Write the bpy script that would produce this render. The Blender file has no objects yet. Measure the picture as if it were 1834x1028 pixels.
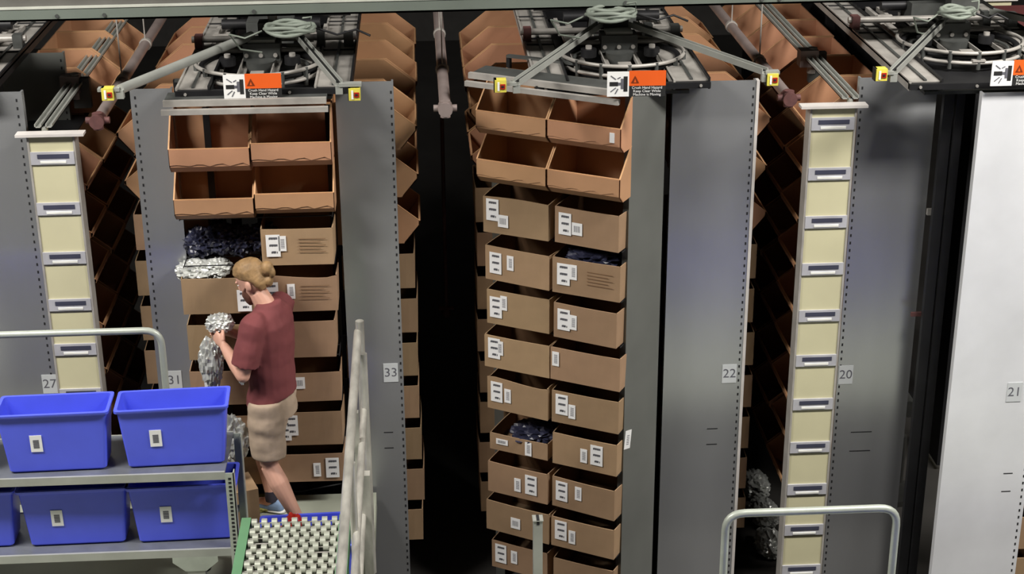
import bpy, bmesh, math, random
import numpy as np
from mathutils import Vector, Matrix, Euler, noise
random.seed(7)
PI = math.pi
R = math.radians
scn = bpy.context.scene
COL = scn.collection

# ------------------------------------------------------------------ camera
F_PX = 2898.0
def _n(v): v = np.array(v, float); return v / np.linalg.norm(v)
_F = _n([-187, -1184, 2898]); _D = _n([48, 7086, 2898]); _D = _n(_D - _F * np.dot(_D, _F)); _X = np.cross(_D, _F)
_M = np.stack([_X, _F, -_D], 1)            # world -> camera (x right, y down, z forward)
CAM = np.array([0, 0, 6.27])
def _ray(u, v): return _M.T @ _n([u - 917, v - 514, F_PX])
def atY(u, v, y):
    r = _ray(u, v); return Vector(CAM + r * (y / r[1]))
def atZ(u, v, z):
    r = _ray(u, v); return Vector(CAM + r * ((z - CAM[2]) / r[2]))
cd = bpy.data.cameras.new('camera'); cam = bpy.data.objects.new('camera', cd); COL.objects.link(cam)
cd.sensor_width = 36; cd.lens = 36 * F_PX / 1834; cd.clip_end = 200
_Rw = _M.T @ np.diag([1, -1, -1])
mw = Matrix([list(_Rw[i]) + [CAM[i]] for i in range(3)] + [[0, 0, 0, 1]])
cam.matrix_world = mw
scn.camera = cam

# ------------------------------------------------------------------ world, light, exposure
scn.view_settings.view_transform = 'Standard'
scn.view_settings.look = 'None'
scn.view_settings.exposure = 0.0
scn.view_settings.gamma = 1
scn.view_settings.use_curve_mapping = False
w = bpy.data.worlds.new('world'); scn.world = w; w.use_nodes = True
w.node_tree.nodes['Background'].inputs[0].default_value = (0.8, 0.85, 1, 1)
w.node_tree.nodes['Background'].inputs[1].default_value = 0.06

LAMPS = [(-7.2, 6.2, 8.2, 420), (-4.2, 6.2, 8.2, 560), (4.6, 6.2, 8.2, 620), (7.6, 6.4, 8.2, 420)]
for i, (x, y, z, p) in enumerate(LAMPS):
    l = bpy.data.lights.new('high_bay_light', 'AREA'); l.shape = 'RECTANGLE'; l.size = 2.4; l.size_y = 1.0
    l.energy = p; l.color = (1.0, 0.96, 0.90)
    o = bpy.data.objects.new('high_bay_light', l); COL.objects.link(o); o.location = (x, y, z - 0.1)

# ------------------------------------------------------------------ helpers
def mat(name, col, rough=0.6, metal=0.0, noise_amt=0.12, nscale=6, spec=0.5, bump=0.0, rnd=0.0, trans=0.0, stretch=(1, 1, 1)):
    m = bpy.data.materials.new(name); m.use_nodes = True
    nt = m.node_tree; b = nt.nodes['Principled BSDF']
    b.inputs['Roughness'].default_value = rough; b.inputs['Metallic'].default_value = metal
    b.inputs['Specular IOR Level'].default_value = spec
    b.inputs['Transmission Weight'].default_value = trans
    tc = nt.nodes.new('ShaderNodeTexCoord'); mp = nt.nodes.new('ShaderNodeMapping')
    mp.inputs['Scale'].default_value = stretch
    nt.links.new(tc.outputs['Object'], mp.inputs[0])
    n = nt.nodes.new('ShaderNodeTexNoise'); n.inputs['Scale'].default_value = nscale; n.inputs['Detail'].default_value = 5
    nt.links.new(mp.outputs[0], n.inputs['Vector'])
    r = nt.nodes.new('ShaderNodeMapRange'); r.inputs[1].default_value = 0.3; r.inputs[2].default_value = 0.7
    r.inputs[3].default_value = 1 - noise_amt; r.inputs[4].default_value = 1 + noise_amt
    nt.links.new(n.outputs['Fac'], r.inputs[0])
    hs = nt.nodes.new('ShaderNodeHueSaturation'); hs.inputs['Color'].default_value = (*col, 1)
    if rnd:
        oi = nt.nodes.new('ShaderNodeObjectInfo')
        r2 = nt.nodes.new('ShaderNodeMapRange'); r2.inputs[3].default_value = 1 - rnd; r2.inputs[4].default_value = 1 + rnd
        nt.links.new(oi.outputs['Random'], r2.inputs[0])
        mu = nt.nodes.new('ShaderNodeMath'); mu.operation = 'MULTIPLY'
        nt.links.new(r.outputs[0], mu.inputs[0]); nt.links.new(r2.outputs[0], mu.inputs[1])
        nt.links.new(mu.outputs[0], hs.inputs['Value'])
        wn = nt.nodes.new('ShaderNodeTexWhiteNoise'); wn.noise_dimensions = '1D'
        nt.links.new(oi.outputs['Random'], wn.inputs['W'])
        r3 = nt.nodes.new('ShaderNodeMapRange'); r3.inputs[3].default_value = 0.5 - 0.008; r3.inputs[4].default_value = 0.5 + 0.010
        nt.links.new(wn.outputs['Value'], r3.inputs[0]); nt.links.new(r3.outputs[0], hs.inputs['Hue'])
    else:
        nt.links.new(r.outputs[0], hs.inputs['Value'])
    nt.links.new(hs.outputs[0], b.inputs['Base Color'])
    if bump:
        bp = nt.nodes.new('ShaderNodeBump'); bp.inputs['Strength'].default_value = bump; bp.inputs['Distance'].default_value = 0.01
        nt.links.new(n.outputs['Fac'], bp.inputs['Height']); nt.links.new(bp.outputs[0], b.inputs['Normal'])
    return m

def srgb(r, g, b):
    f = lambda c: (c / 255 / 12.92) if c / 255 <= 0.04045 else ((c / 255 + 0.055) / 1.055) ** 2.4
    return (f(r), f(g), f(b))

M = {}
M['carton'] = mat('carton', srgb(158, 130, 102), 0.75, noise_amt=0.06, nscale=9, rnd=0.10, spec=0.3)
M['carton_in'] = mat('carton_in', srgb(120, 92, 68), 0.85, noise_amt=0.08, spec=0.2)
M['fibre'] = mat('fibreboard', srgb(182, 137, 104), 0.6, noise_amt=0.07, nscale=5, rnd=0.06, spec=0.35)
M['fibre_edge'] = mat('fibreboard_edge', srgb(206, 160, 116), 0.7, noise_amt=0.05)
M['fibre_dark'] = mat('shaded_brown_board', srgb(96, 72, 60), 0.7, noise_amt=0.12, nscale=5, rnd=0.15)
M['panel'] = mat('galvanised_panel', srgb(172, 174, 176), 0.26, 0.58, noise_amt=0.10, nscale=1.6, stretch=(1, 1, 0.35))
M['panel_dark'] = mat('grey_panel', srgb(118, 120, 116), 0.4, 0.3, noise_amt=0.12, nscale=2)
M['panel_lit'] = mat('lit_galvanised_panel', srgb(232, 234, 238), 0.5, 0.2, noise_amt=0.08, nscale=2)  # lit copy of the galvanised panel, overhead light put into the colour
M['hole'] = mat('hole_black', (0.01, 0.01, 0.012), 0.9)
M['cream'] = mat('cream_enamel', srgb(202, 197, 163), 0.45, noise_amt=0.05, nscale=3)
M['cream_edge'] = mat('pale_trim', srgb(205, 200, 196), 0.5)
M['silver'] = mat('silver', srgb(182, 182, 188), 0.4, 0.1)
M['slot'] = mat('slot_dark', srgb(60, 62, 80), 0.6)
M['white'] = mat('white_lip', srgb(232, 232, 226), 0.45)
M['steel'] = mat('track_steel', srgb(172, 168, 162), 0.45, 0.2, noise_amt=0.15, nscale=9)
M['steel_dk'] = mat('dark_steel', srgb(84, 86, 84), 0.5, 0.3, noise_amt=0.2, nscale=9)
M['iron'] = mat('black_iron', srgb(38, 38, 40), 0.5, 0.4, noise_amt=0.2)
M['pipe'] = mat('pipe_paint', srgb(150, 136, 132), 0.5, 0.3, noise_amt=0.12)
M['rust'] = mat('rusty_fitting', srgb(96, 62, 60), 0.7, noise_amt=0.2, nscale=20)
M['beam'] = mat('beam_paint', srgb(106, 114, 106), 0.55, noise_amt=0.08, nscale=3)
M['beam_back'] = mat('beam_web', srgb(92, 90, 86), 0.6)
M['beam_edge'] = mat('beam_edge', srgb(186, 188, 178), 0.5)
M['strut'] = mat('strut_galvanised', srgb(164, 166, 160), 0.4, 0.25, noise_amt=0.1)
M['cable'] = mat('grey_cable', srgb(124, 132, 122), 0.6)
M['yellow'] = mat('sensor_yellow', srgb(216, 204, 84), 0.45)
M['red'] = mat('sensor_red', srgb(170, 40, 28), 0.4)
M['signwhite'] = mat('sign_white', srgb(240, 240, 238), 0.5, noise_amt=0.02)
M['signorange'] = mat('sign_orange', srgb(232, 96, 30), 0.5, noise_amt=0.03)
M['signbrown'] = mat('sign_brown', srgb(120, 48, 14), 0.5)
M['black'] = mat('sign_black', srgb(34, 34, 34), 0.6)
M['ink'] = mat('ink_grey', srgb(96, 96, 104), 0.7)
M['paper'] = mat('label_paper', srgb(238, 238, 238), 0.6, noise_amt=0.03)
M['tagpaper'] = mat('tag_paper', srgb(200, 204, 206), 0.6, noise_amt=0.03)
M['blue'] = mat('blue_plastic', srgb(84, 98, 232), 0.42, noise_amt=0.06, nscale=4)
M['tube'] = mat('painted_tube', srgb(170, 176, 166), 0.4, 0.2, noise_amt=0.08, nscale=12)
M['scuffed'] = mat('scuffed_rail', srgb(176, 174, 166), 0.4, 0.35, noise_amt=0.35, nscale=14, stretch=(1, 0.3, 0.3))
M['green'] = mat('conveyor_green', srgb(92, 134, 98), 0.5, noise_amt=0.06)
M['wheel'] = mat('skate_wheel', srgb(184, 188, 174), 0.35, 0.4)
M['deck'] = mat('platform_paint', srgb(150, 154, 140), 0.6, noise_amt=0.08, nscale=3)
M['shelf'] = mat('cart_steel', srgb(120, 124, 132), 0.4, 0.5, noise_amt=0.15, nscale=7)
M['foil'] = mat('clear_silver_film', srgb(206, 208, 204), 0.28, 0.4, noise_amt=0.25, nscale=9)
M['skin'] = mat('skin', srgb(206, 158, 138), 0.55, noise_amt=0.05, nscale=12)
M['hair'] = mat('blond_hair', srgb(146, 116, 78), 0.6, noise_amt=0.3, nscale=30, stretch=(0.25, 1, 1), bump=0.5)
M['beard'] = mat('beard_hair', srgb(104, 68, 54), 0.7, noise_amt=0.2, nscale=40)
M['shirt'] = mat('maroon_cotton', srgb(116, 58, 60), 0.85, noise_amt=0.08, nscale=8, bump=0.3)
M['shorts'] = mat('khaki_cotton', srgb(164, 145, 126), 0.9, noise_amt=0.10, nscale=10, bump=0.4)
M['shoe'] = mat('shoe_mesh', srgb(112, 134, 164), 0.7, noise_amt=0.15, nscale=30)
M['sole'] = mat('shoe_sole', srgb(226, 226, 222), 0.6)
M['sock'] = mat('dark_sock', srgb(44, 40, 52), 0.9)
M['floor'] = mat('floor', srgb(58, 56, 54), 0.55, noise_amt=0.2, nscale=1.5)
M['wall'] = mat('wall', srgb(70, 68, 66), 0.8)
M['ceil'] = mat('ceiling', srgb(120, 120, 118), 0.8)
M['darkred'] = mat('dark_red_board', srgb(92, 44, 44), 0.7)
M['navy'] = mat('dark_filling', srgb(44, 46, 66), 0.35, noise_amt=0.3, nscale=12)
M['crust'] = mat('olive_film', srgb(128, 124, 62), 0.5, noise_amt=0.3, nscale=20)
emi = bpy.data.materials.new('lamp_glow'); emi.use_nodes = True
emi.node_tree.nodes['Principled BSDF'].inputs['Emission Color'].default_value = (1, 0.96, 0.9, 1)
emi.node_tree.nodes['Principled BSDF'].inputs['Emission Strength'].default_value = 4
M['glow'] = emi

class MB:
    """collects faces; build() links them as one mesh object"""
    def __init__(s): s.v = []; s.f = []; s.m = []; s.mats = []; s.sm = []
    def mi(s, m):
        if m not in s.mats: s.mats.append(m)
        return s.mats.index(m)
    def add(s, vs, fs, m, T=None, smooth=False):
        k = len(s.v); i = s.mi(m)
        for p in vs:
            p = Vector(p)
            s.v.append(T @ p if T is not None else p)
        for f in fs: s.f.append([k + a for a in f]); s.m.append(i); s.sm.append(smooth)
    def box(s, x0, x1, y0, y1, z0, z1, m, T=None):
        vs = [(x0, y0, z0), (x1, y0, z0), (x1, y1, z0), (x0, y1, z0), (x0, y0, z1), (x1, y0, z1), (x1, y1, z1), (x0, y1, z1)]
        s.add(vs, [(3, 2, 1, 0), (4, 5, 6, 7), (0, 1, 5, 4), (1, 2, 6, 5), (2, 3, 7, 6), (3, 0, 4, 7)], m, T)
    def tube(s, pts, r, m, n=10, T=None, cap=True, closed=False):
        pts = [Vector(p) for p in pts]; L = len(pts); vs = []; fs = []
        up = None
        for i, p in enumerate(pts):
            if closed: d = (pts[(i + 1) % L] - pts[i - 1]).normalized()
            else: d = ((pts[min(i + 1, L - 1)]) - pts[max(i - 1, 0)]).normalized()
            if up is None or abs(up.dot(d)) > 0.95: up = Vector((0, 0, 1)) if abs(d.z) < 0.9 else Vector((1, 0, 0))
            a = d.cross(up).normalized(); b = a.cross(d).normalized(); up = b
            rr = r[i] if isinstance(r, (list, tuple)) else r
            for k in range(n): vs.append(p + a * (rr * math.cos(2 * PI * k / n)) + b * (rr * math.sin(2 * PI * k / n)))
        for i in range(L if closed else L - 1):
            j = (i + 1) % L
            for k in range(n): fs.append((i * n + k, i * n + (k + 1) % n, j * n + (k + 1) % n, j * n + k))
        s.add(vs, fs, m, T, True)
        if cap and not closed:
            s.add(vs[:n], [tuple(range(n))], m, T); s.add(vs[-n:], [tuple(range(n))[::-1]], m, T)
    def bar(s, a, b, wd, ht, m, T=None):
        """rectangular bar from a to b, ht vertical-ish"""
        a = Vector(a); b = Vector(b); d = (b - a).normalized()
        up = Vector((0, 0, 1)) if abs(d.z) < 0.9 else Vector((0, 1, 0))
        sx = d.cross(up).normalized(); uz = sx.cross(d).normalized()
        vs = []
        for p in (a, b):
            for i, j in ((-1, -1), (1, -1), (1, 1), (-1, 1)): vs.append(p + sx * (i * wd / 2) + uz * (j * ht / 2))
        s.add(vs, [(3, 2, 1, 0), (4, 5, 6, 7), (0, 1, 5, 4), (1, 2, 6, 5), (2, 3, 7, 6), (3, 0, 4, 7)], m, T)
    def prism(s, prof, x0, x1, m, T=None):
        """profile of (y,z) extruded along x"""
        n = len(prof)
        vs = [(x0, y, z) for y, z in prof] + [(x1, y, z) for y, z in prof]
        s.add(vs, [tuple(range(n)), tuple(range(2 * n - 1, n - 1, -1))] + [(i + n, (i + 1) % n + n, (i + 1) % n, i) for i in range(n)], m, T)
    def loft(s, rings, m, T=None, cap=True):
        n = len(rings[0]); vs = [p for r in rings for p in r]; fs = []
        for i in range(len(rings) - 1):
            for k in range(n): fs.append((i * n + k, i * n + (k + 1) % n, (i + 1) * n + (k + 1) % n, (i + 1) * n + k))
        if cap: fs += [tuple(range(n))[::-1], tuple(range((len(rings) - 1) * n, len(rings) * n))]
        s.add(vs, fs, m, T, True)
    def ball(s, c, rx, ry, rz, m, T=None, n=14):
        rings = []
        for i in range(n + 1):
            a = PI * (i + 0.02) / (n + 0.04) - PI / 2
            rings.append([Vector((c[0] + rx * math.cos(a) * math.cos(2 * PI * k / 16), c[1] + ry * math.cos(a) * math.sin(2 * PI * k / 16), c[2] + rz * math.sin(a))) for k in range(16)])
        s.loft(rings, m, T)
    def text(s, st, size, m, T, ext=0.0004):
        cu = bpy.data.curves.new('t', 'FONT'); cu.body = st; cu.size = size; cu.align_x = 'CENTER'; cu.align_y = 'CENTER'
        cu.extrude = ext; cu.resolution_u = 3
        ob = bpy.data.objects.new('t', cu); COL.objects.link(ob)
        dg = bpy.context.evaluated_depsgraph_get(); me = bpy.data.meshes.new_from_object(ob.evaluated_get(dg))
        s.add([v.co.copy() for v in me.vertices], [tuple(p.vertices) for p in me.polygons], m, T)
        bpy.data.objects.remove(ob); bpy.data.curves.remove(cu); bpy.data.meshes.remove(me)
    def build(s, name, parent=None, fix=True):
        me = bpy.data.meshes.new(name); me.from_pydata([tuple(v) for v in s.v], [], s.f)
        for m in s.mats: me.materials.append(M[m])
        me.polygons.foreach_set('material_index', s.m); me.polygons.foreach_set('use_smooth', s.sm)
        me.update()
        if fix:
            bm = bmesh.new(); bm.from_mesh(me); bmesh.ops.recalc_face_normals(bm, faces=bm.faces); bm.to_mesh(me); bm.free()
        o = bpy.data.objects.new(name, me); COL.objects.link(o)
        if parent: o.parent = parent
        return o

def thing(name, label, cat, loc=(0, 0, 0), rz=0, group=None):
    o = bpy.data.objects.new(name, None); COL.objects.link(o); o.location = loc; o.rotation_euler = (0, 0, rz)
    o.empty_display_size = 0.1
    return tag(o, label, cat, group)
def tag(o, label, cat, group=None):
    o['label'] = label; o['category'] = cat
    if group: o['group'] = group
    return o
def struct(o): o['kind'] = 'structure'; return o
def dup(root, loc, rz, label, group=None):
    r = root.copy(); COL.objects.link(r); r.location = loc; r.rotation_euler = (0, 0, rz); r['label'] = label
    if group: r['group'] = group
    for ch in root.children:
        c = ch.copy(); COL.objects.link(c); c.parent = r
        for g in ch.children:
            d = g.copy(); COL.objects.link(d); d.parent = c
    return r
def remesh(o, vox, smooth=2, fac=0.5):
    md = o.modifiers.new('r', 'REMESH'); md.mode = 'VOXEL'; md.voxel_size = vox; md.use_smooth_shade = True
    s2 = o.modifiers.new('s', 'SMOOTH'); s2.iterations = smooth; s2.factor = fac
    dg = bpy.context.evaluated_depsgraph_get(); me = bpy.data.meshes.new_from_object(o.evaluated_get(dg))
    o.modifiers.clear(); old = o.data; mm = old.materials[0]; o.data = me
    me.materials.clear(); me.materials.append(mm)
    for p in me.polygons: p.use_smooth = True; p.material_index = 0
    return o

FACE = Matrix.Rotation(PI / 2, 4, 'X')       # xy-plane art -> standing, facing -y
ORD = ['front', 'second', 'third', 'fourth', 'fifth', 'sixth']
ROW = ['top', 'second', 'third', 'fourth', 'fifth', 'sixth', 'seventh', 'eighth', 'ninth', 'tenth', 'eleventh', 'twelfth']

# ------------------------------------------------------------------ the room
m = MB(); m.box(-14, 14, -8, 26, -0.2, 0, 'floor'); struct(m.build('floor'))
m = MB(); m.box(-14, 14, -8, 26, 9.2, 9.4, 'ceil'); struct(m.build('ceiling'))
m = MB(); m.box(-14, 14, 26, 26.2, 0, 9.2, 'wall'); struct(m.build('wall_back'))
m = MB(); m.box(-14, 14, -8.2, -8, 0, 9.2, 'wall'); struct(m.build('wall_front'))
m = MB(); m.box(-14.2, -14, -8, 26, 0, 9.2, 'wall'); struct(m.build('wall_left'))
m = MB(); m.box(14, 14.2, -8, 26, 0, 9.2, 'wall'); struct(m.build('wall_right'))
# overhead beam: a channel with a pale top lip and a web above it
m = MB()
a0 = atY(0, 40, 9.72); b0 = atY(1560, 3, 9.72)
def zb(x): return a0.z + (b0.z - a0.z) * (x - a0.x) / (b0.x - a0.x)
for (dz0, dz1, y0, y1, mm) in ((0, 0.074, 9.72, 9.76, 'beam'), (0.074, 0.082, 9.715, 9.765, 'beam_edge'), (0.040, 0.24, 9.76, 9.84, 'beam_back'), (0.0, 0.012, 9.72, 9.90, 'beam')):
    xa, xb = -6.0, 6.0
    vs = [(x, y, zb(x) + d) for x in (xa, xb) for y in (y0, y1) for d in (dz0, dz1)]
    m.add(vs, [(0, 1, 3, 2), (4, 6, 7, 5), (0, 4, 5, 1), (2, 3, 7, 6), (1, 5, 7, 3), (0, 2, 6, 4)], mm)
for x in (-2.16, -1.88, -0.99, 1.26, 2.1, 2.21):
    m.tube([(x, 9.735, zb(x) + 0.03), (x, 9.712, zb(x) + 0.03)], 0.012, 'steel_dk', 8)
for x in (-5.9, 5.9): m.box(x - 0.06, x + 0.06, 9.72, 9.9, 0, zb(x) + 0.02, 'beam')   # its posts at the ends, out of view
tag(m.build('overhead_beam'), 'long grey green steel beam with a pale top edge crossing above the carousels', 'beam')

# ------------------------------------------------------------------ bins and boxes
def hopper_mesh(name, wd, dp, h, lip, cut, ch, chy, m1='fibre', m2='fibre_edge', parent=None, notch=True):
    """open hopper bin: front at y=0 facing -y, back at y=dp, centred in x, bottom z=0"""
    t = 0.007; o = MB()
    prof = [(dp, 0), (chy, 0), (0, ch), (0, lip), (cut, h), (dp, h)]
    for sx in (-1, 1):
        x0, x1 = sorted((sx * wd / 2, sx * (wd / 2 - t)))
        o.prism(prof, x0, x1, m1)
        # pale cut edge along the open top of the side
        for (ya, za), (yb, zb_) in (((0, lip), (cut, h)), ((cut, h), (dp, h))):
            o.add([(x0 - 0.001, ya, za + 0.0012), (x1 + 0.001, ya, za + 0.0012), (x1 + 0.001, yb, zb_ + 0.0012), (x0 - 0.001, yb, zb_ + 0.0012),
                   (x0 - 0.001, ya, za - 0.002), (x1 + 0.001, ya, za - 0.002), (x1 + 0.001, yb, zb_ - 0.002), (x0 - 0.001, yb, zb_ - 0.002)],
                  [(0, 1, 2, 3), (7, 6, 5, 4), (0, 4, 5, 1), (1, 5, 6, 2), (2, 6, 7, 3), (3, 7, 4, 0)], m2)
    o.box(-wd / 2 + t, wd / 2 - t, dp - t, dp, 0, h, m1)
    o.box(-wd / 2 + t, wd / 2 - t, chy, dp, 0, t, m1)
    o.prism([(0, ch), (0, lip), (t, lip), (t, ch + 0.003)], -wd / 2, wd / 2, m1)
    o.prism([(chy, 0), (0, ch), (t, ch + 0.002), (chy, t)], -wd / 2, wd / 2, m1)
    o.box(-wd / 2, wd / 2, -0.001, t + 0.001, lip, lip + 0.003, m2)
    if notch:     # folded reinforcing flap, its lower edge wavy
        N = 12; zt = lip * 0.99
        vs = []
        for i in range(N + 1):
            x = -wd / 2 + 0.004 + (wd - 0.008) * i / N
            zz = ch + 0.012 + 0.007 * math.sin(i * 1.9) + 0.004 * math.sin(i * 4.1)
            vs += [(x, -0.005, zt), (x, -0.005, zz), (x, 0, zt), (x, 0, zz)]
        fs = []
        for i in range(N):
            a = i * 4; b = a + 4
            fs += [(a, a + 1, b + 1, b), (a + 1, a + 3, b + 3, b + 1), (a, b, b + 2, a + 2)]
        o.add(vs, fs, m1)
    return o.build(name, parent)

def box_mesh(name, wd, dp, h, m1='carton', flap=0.0, wav=0.0, seed=0, parent=None, printed=False, tape=False):
    """open-topped corrugated box, front at y=0 facing -y"""
    rnd = random.Random(seed); t = 0.006; o = MB()
    N = 8
    def wall(p0, p1, nrm, hh):
        vs = []; 
        for i in range(N + 1):
            f = i / N; p = Vector(p0).lerp(Vector(p1), f)
            sag = wav * (math.sin(f * PI * (1 + seed % 2) + seed) * 0.5) * (1 if 0 < i < N else 0.2)
            zt = hh + sag; bul = Vector(nrm) * (0.006 * math.sin(f * PI))
            q = p + bul
            vs += [(p.x, p.y, 0), (q.x, q.y, zt), (p.x - nrm[0] * t, p.y - nrm[1] * t, 0), (q.x - nrm[0] * t, q.y - nrm[1] * t, zt)]
        fo = []; fi = []; ft = []
        for i in range(N):
            a = i * 4; b = a + 4
            fo.append((a, b, b + 1, a + 1)); fi.append((a + 2, a + 3, b + 3, b + 2)); ft.append((a + 1, b + 1, b + 3, a + 3))
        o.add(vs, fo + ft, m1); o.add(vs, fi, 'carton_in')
    wall((-wd / 2, 0, 0), (wd / 2, 0, 0), (0, -1, 0), h)
    wall((wd / 2, 0, 0), (wd / 2, dp, 0), (1, 0, 0), h)
    wall((wd / 2, dp, 0), (-wd / 2, dp, 0), (0, 1, 0), h)
    wall((-wd / 2, dp, 0), (-wd / 2, 0, 0), (-1, 0, 0), h)
    o.box(-wd / 2 + t, wd / 2 - t, t, dp - t, 0, t, m1)
    if printed:
        for k in range(5):
            zz = h * 0.72 - k * 0.021
            o.box(wd * 0.02, wd * (0.40 - 0.07 * (k % 2)), -0.0085, -0.0080, zz, zz + 0.004, 'carton_in')
    return o.build(name, parent, fix=False)

LT = {}
def label_mesh(kind):
    """paper label facing -y, lower-left at origin"""
    o = MB()
    if kind == 'tall':
        w_, h_ = 0.085, 0.142; o.box(0, w_, -0.0015, 0, 0, h_, 'paper')
        for k, wd in enumerate((0.024, 0.046, 0.048)):
            zc = 0.022 + k * 0.045
            o.box(w_ / 2 - wd / 2 + 0.004, w_ / 2 + wd / 2 + 0.004, -0.002, -0.0014, zc, zc + 0.014, 'ink')
            for j in range(3): o.box(w_ / 2 - wd / 2 + j * 0.016, w_ / 2 - wd / 2 + j * 0.016 + 0.005, -0.0024, -0.002, zc - 0.001, zc + 0.012, 'steel_dk')
    elif kind == 'small':
        w_, h_ = 0.047, 0.098; o.box(0, w_, -0.0015, 0, 0, h_, 'paper')
        for j in range(7): o.box(0.014, w_ - 0.010, -0.002, -0.0014, 0.02 + j * 0.009, 0.024 + j * 0.009, 'ink')
    elif kind == 'wide':
        w_, h_ = 0.085, 0.04; o.box(0, w_, -0.0015, 0, 0, h_, 'paper')
        for j in range(8): o.box(0.014 + j * 0.007, 0.018 + j * 0.007, -0.002, -0.0014, 0.01, 0.03, 'ink')
    elif kind == 'square':
        w_, h_ = 0.07, 0.08; o.box(0, w_, -0.0015, 0, 0, h_, 'paper')
        for j in range(5): o.box(0.014 + j * 0.009, 0.018 + j * 0.009, -0.002, -0.0014, 0.02, 0.06, 'ink')
    return o
def put_label(kind, x, z, parent, y=-0.0075, rot=0.0):
    if kind not in LT:
        o = label_mesh(kind).build('barcode_label', parent); LT[kind] = o.data
    else:
        o = bpy.data.objects.new('barcode_label', LT[kind]); COL.objects.link(o); o.parent = parent
    o.location = (x, y, z); o.rotation_euler = (0, rot, 0); return o

# --- hoppers used in the side rows (seen from their ends) and the fronts
h_side = hopper_mesh('hopper_bin', 0.505, 0.55, 0.31, 0.15, 0.20, 0.12, 0.10)
h_side.location = (0, 0, -50)
b_side = box_mesh('cardboard_box', 0.49, 0.46, 0.235, seed=3)
PROTO = {'hopper': h_side, 'box': b_side}
used = set()
def side_item(kind, x, y, z, side, label, group, cat):
    p = PROTO[kind]
    if kind in used: o = p.copy(); COL.objects.link(o)
    else: o = p; used.add(kind)
    o.location = (x, y, z); o.rotation_euler = (0, 0, PI / 2 if side > 0 else -PI / 2)
    tag(o, label, cat, group); return o

# carousel sides: (x of the open lips, side, description, rows as (kind, how many deep))
Z0 = 3.27; PITCH = 0.31
def side_rows(xo, side, who, rows, y0=9.87, jit=0.012, skip=0):
    for k, (kind, n) in enumerate(rows):
        for i in range(n):
            if k == 0 and i < skip: continue
            z = Z0 - k * PITCH
            dx = random.uniform(-jit, jit)
            word = {'hopper': 'hopper bin', 'box': 'open cardboard box'}[kind]
            lab = f'{ROW[k]} row {word}, {BACK[i]} on the {who}'
            side_item(kind, xo + dx - (0.03 * side if kind == 'box' else 0), y0 + 0.53 * i, z, side, lab, ('hopper bins' if kind != 'box' else 'boxes') + ' on the ' + who,
                      'bin' if kind != 'box' else 'box')
    n = max(r[1] for r in rows); xa, xb = sorted((xo - side * 0.16, xo - side * 0.52))
    t = thing('shelf_rack', f'dark steel shelf rack carrying the bins on the {who}', 'rack', (0, y0, 0))
    for k, (kind, n_) in enumerate(rows):
        q = MB(); q.box(xa, xb, -0.25, 0.53 * n_ - 0.28, Z0 - k * PITCH - 0.009, Z0 - k * PITCH - 0.001, 'iron'); q.build('shelf', t)
    for yy in (-0.265, 0.53 * n - 0.27):
        q = MB(); xi = xo - side * 0.54; q.box(xi - .02, xi + .02, yy, yy + .012, 0, Z0 + 0.3, 'iron'); q.build('upright', t)
BACK = ['front one', 'second one back', 'third one back', 'fourth one back', 'fifth one back', 'farthest']
Hh = 'hopper'; Bx = 'box'; Dk = 'dark'
side_rows(-0.03, 1, 'left wall of the middle aisle', [(Hh, 5), (Hh, 2), (Hh, 1)] + [(Bx, 1)] * 7)
side_rows(-1.85, -1, 'right wall of the left aisle', [(Hh, 5), (Hh, 2)] + [(Bx, 2)] * 4 + [(Bx, 1)] * 2)
side_rows(0.31, -1, 'right wall of the middle aisle', [(Hh, 4), (Hh, 2)] + [(Bx, 1)] * 8, y0=10.22)
side_rows(2.17, 1, 'left wall of the right aisle', [(Hh, 5), (Hh, 2), (Hh, 1)] + [(Bx, 2)] * 7)
side_rows(2.36, -1, 'right wall of the right aisle', [(Hh, 6)] + [(Hh, 4)] * 8, y0=9.72)
side_rows(-2.06, 1, 'left wall of the left aisle', [(Hh, 5)] + [(Hh, 3)] * 7, y0=9.80, skip=2)

# dark steel uprights/inner sheet added inside each carousel to keep light out
def core(xa, xb, who):
    t = thing('inner_light_block', f'added dark steel frame blocking light inside the {who}', 'frame', (0, 0, 0))
    for x in (xa, xb):
        for y in (10.0, 11.6, 13.2):
            mm = MB(); mm.box(x - 0.03, x + 0.03, y - 0.03, y + 0.03, 0, 3.64, 'iron'); mm.build('upright', t)
    mm = MB(); mm.box((xa + xb) / 2 - 0.02, (xa + xb) / 2 + 0.02, 10.45, 15.6, 0.05, 3.64, 'iron'); mm.build('blocking_sheet', t)
    return t
core(-1.22, -0.66, 'carousel between panels 31 and 33')
core(0.95, 1.53, 'carousel with panel 22')
core(3.02, 3.42, 'carousel with panels 20 and 21')

# ------------------------------------------------------------------ front carriers
def carrier_frame(name, wd, z1, z0, loc, rz, label, lip=0.12):
    """hanging rack that holds the front bins: top bars, back wire posts and shelf wires"""
    t = thing('bin_carrier', label, 'rack', loc, rz)
    mm = MB()
    mm.box(-wd / 2, wd / 2, -0.13, -0.10, z1 + 0.02, z1 + 0.055, 'steel'); mm.box(-wd / 2 - 0.01, wd / 2 + 0.01, -0.16, -0.13, z1 - 0.022, z1 + 0.008, 'steel')
    mm.box(-wd / 2, wd / 2, -0.10, 0.10, z1 + 0.03, z1 + 0.045, 'steel_dk'); mm.box(-wd / 2, wd / 2, 0.38, 0.42, z1 + 0.03, z1 + 0.045, 'steel_dk')
    mm.build('top_bar', t)
    for sx in (-1, 1):
        mm = MB(); mm.box(sx * wd / 2 - 0.012, sx * wd / 2 + 0.012, 0.40, 0.43, z0, z1 + 0.04, 'iron'); mm.build('hanger_post', t)
    return t
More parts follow.
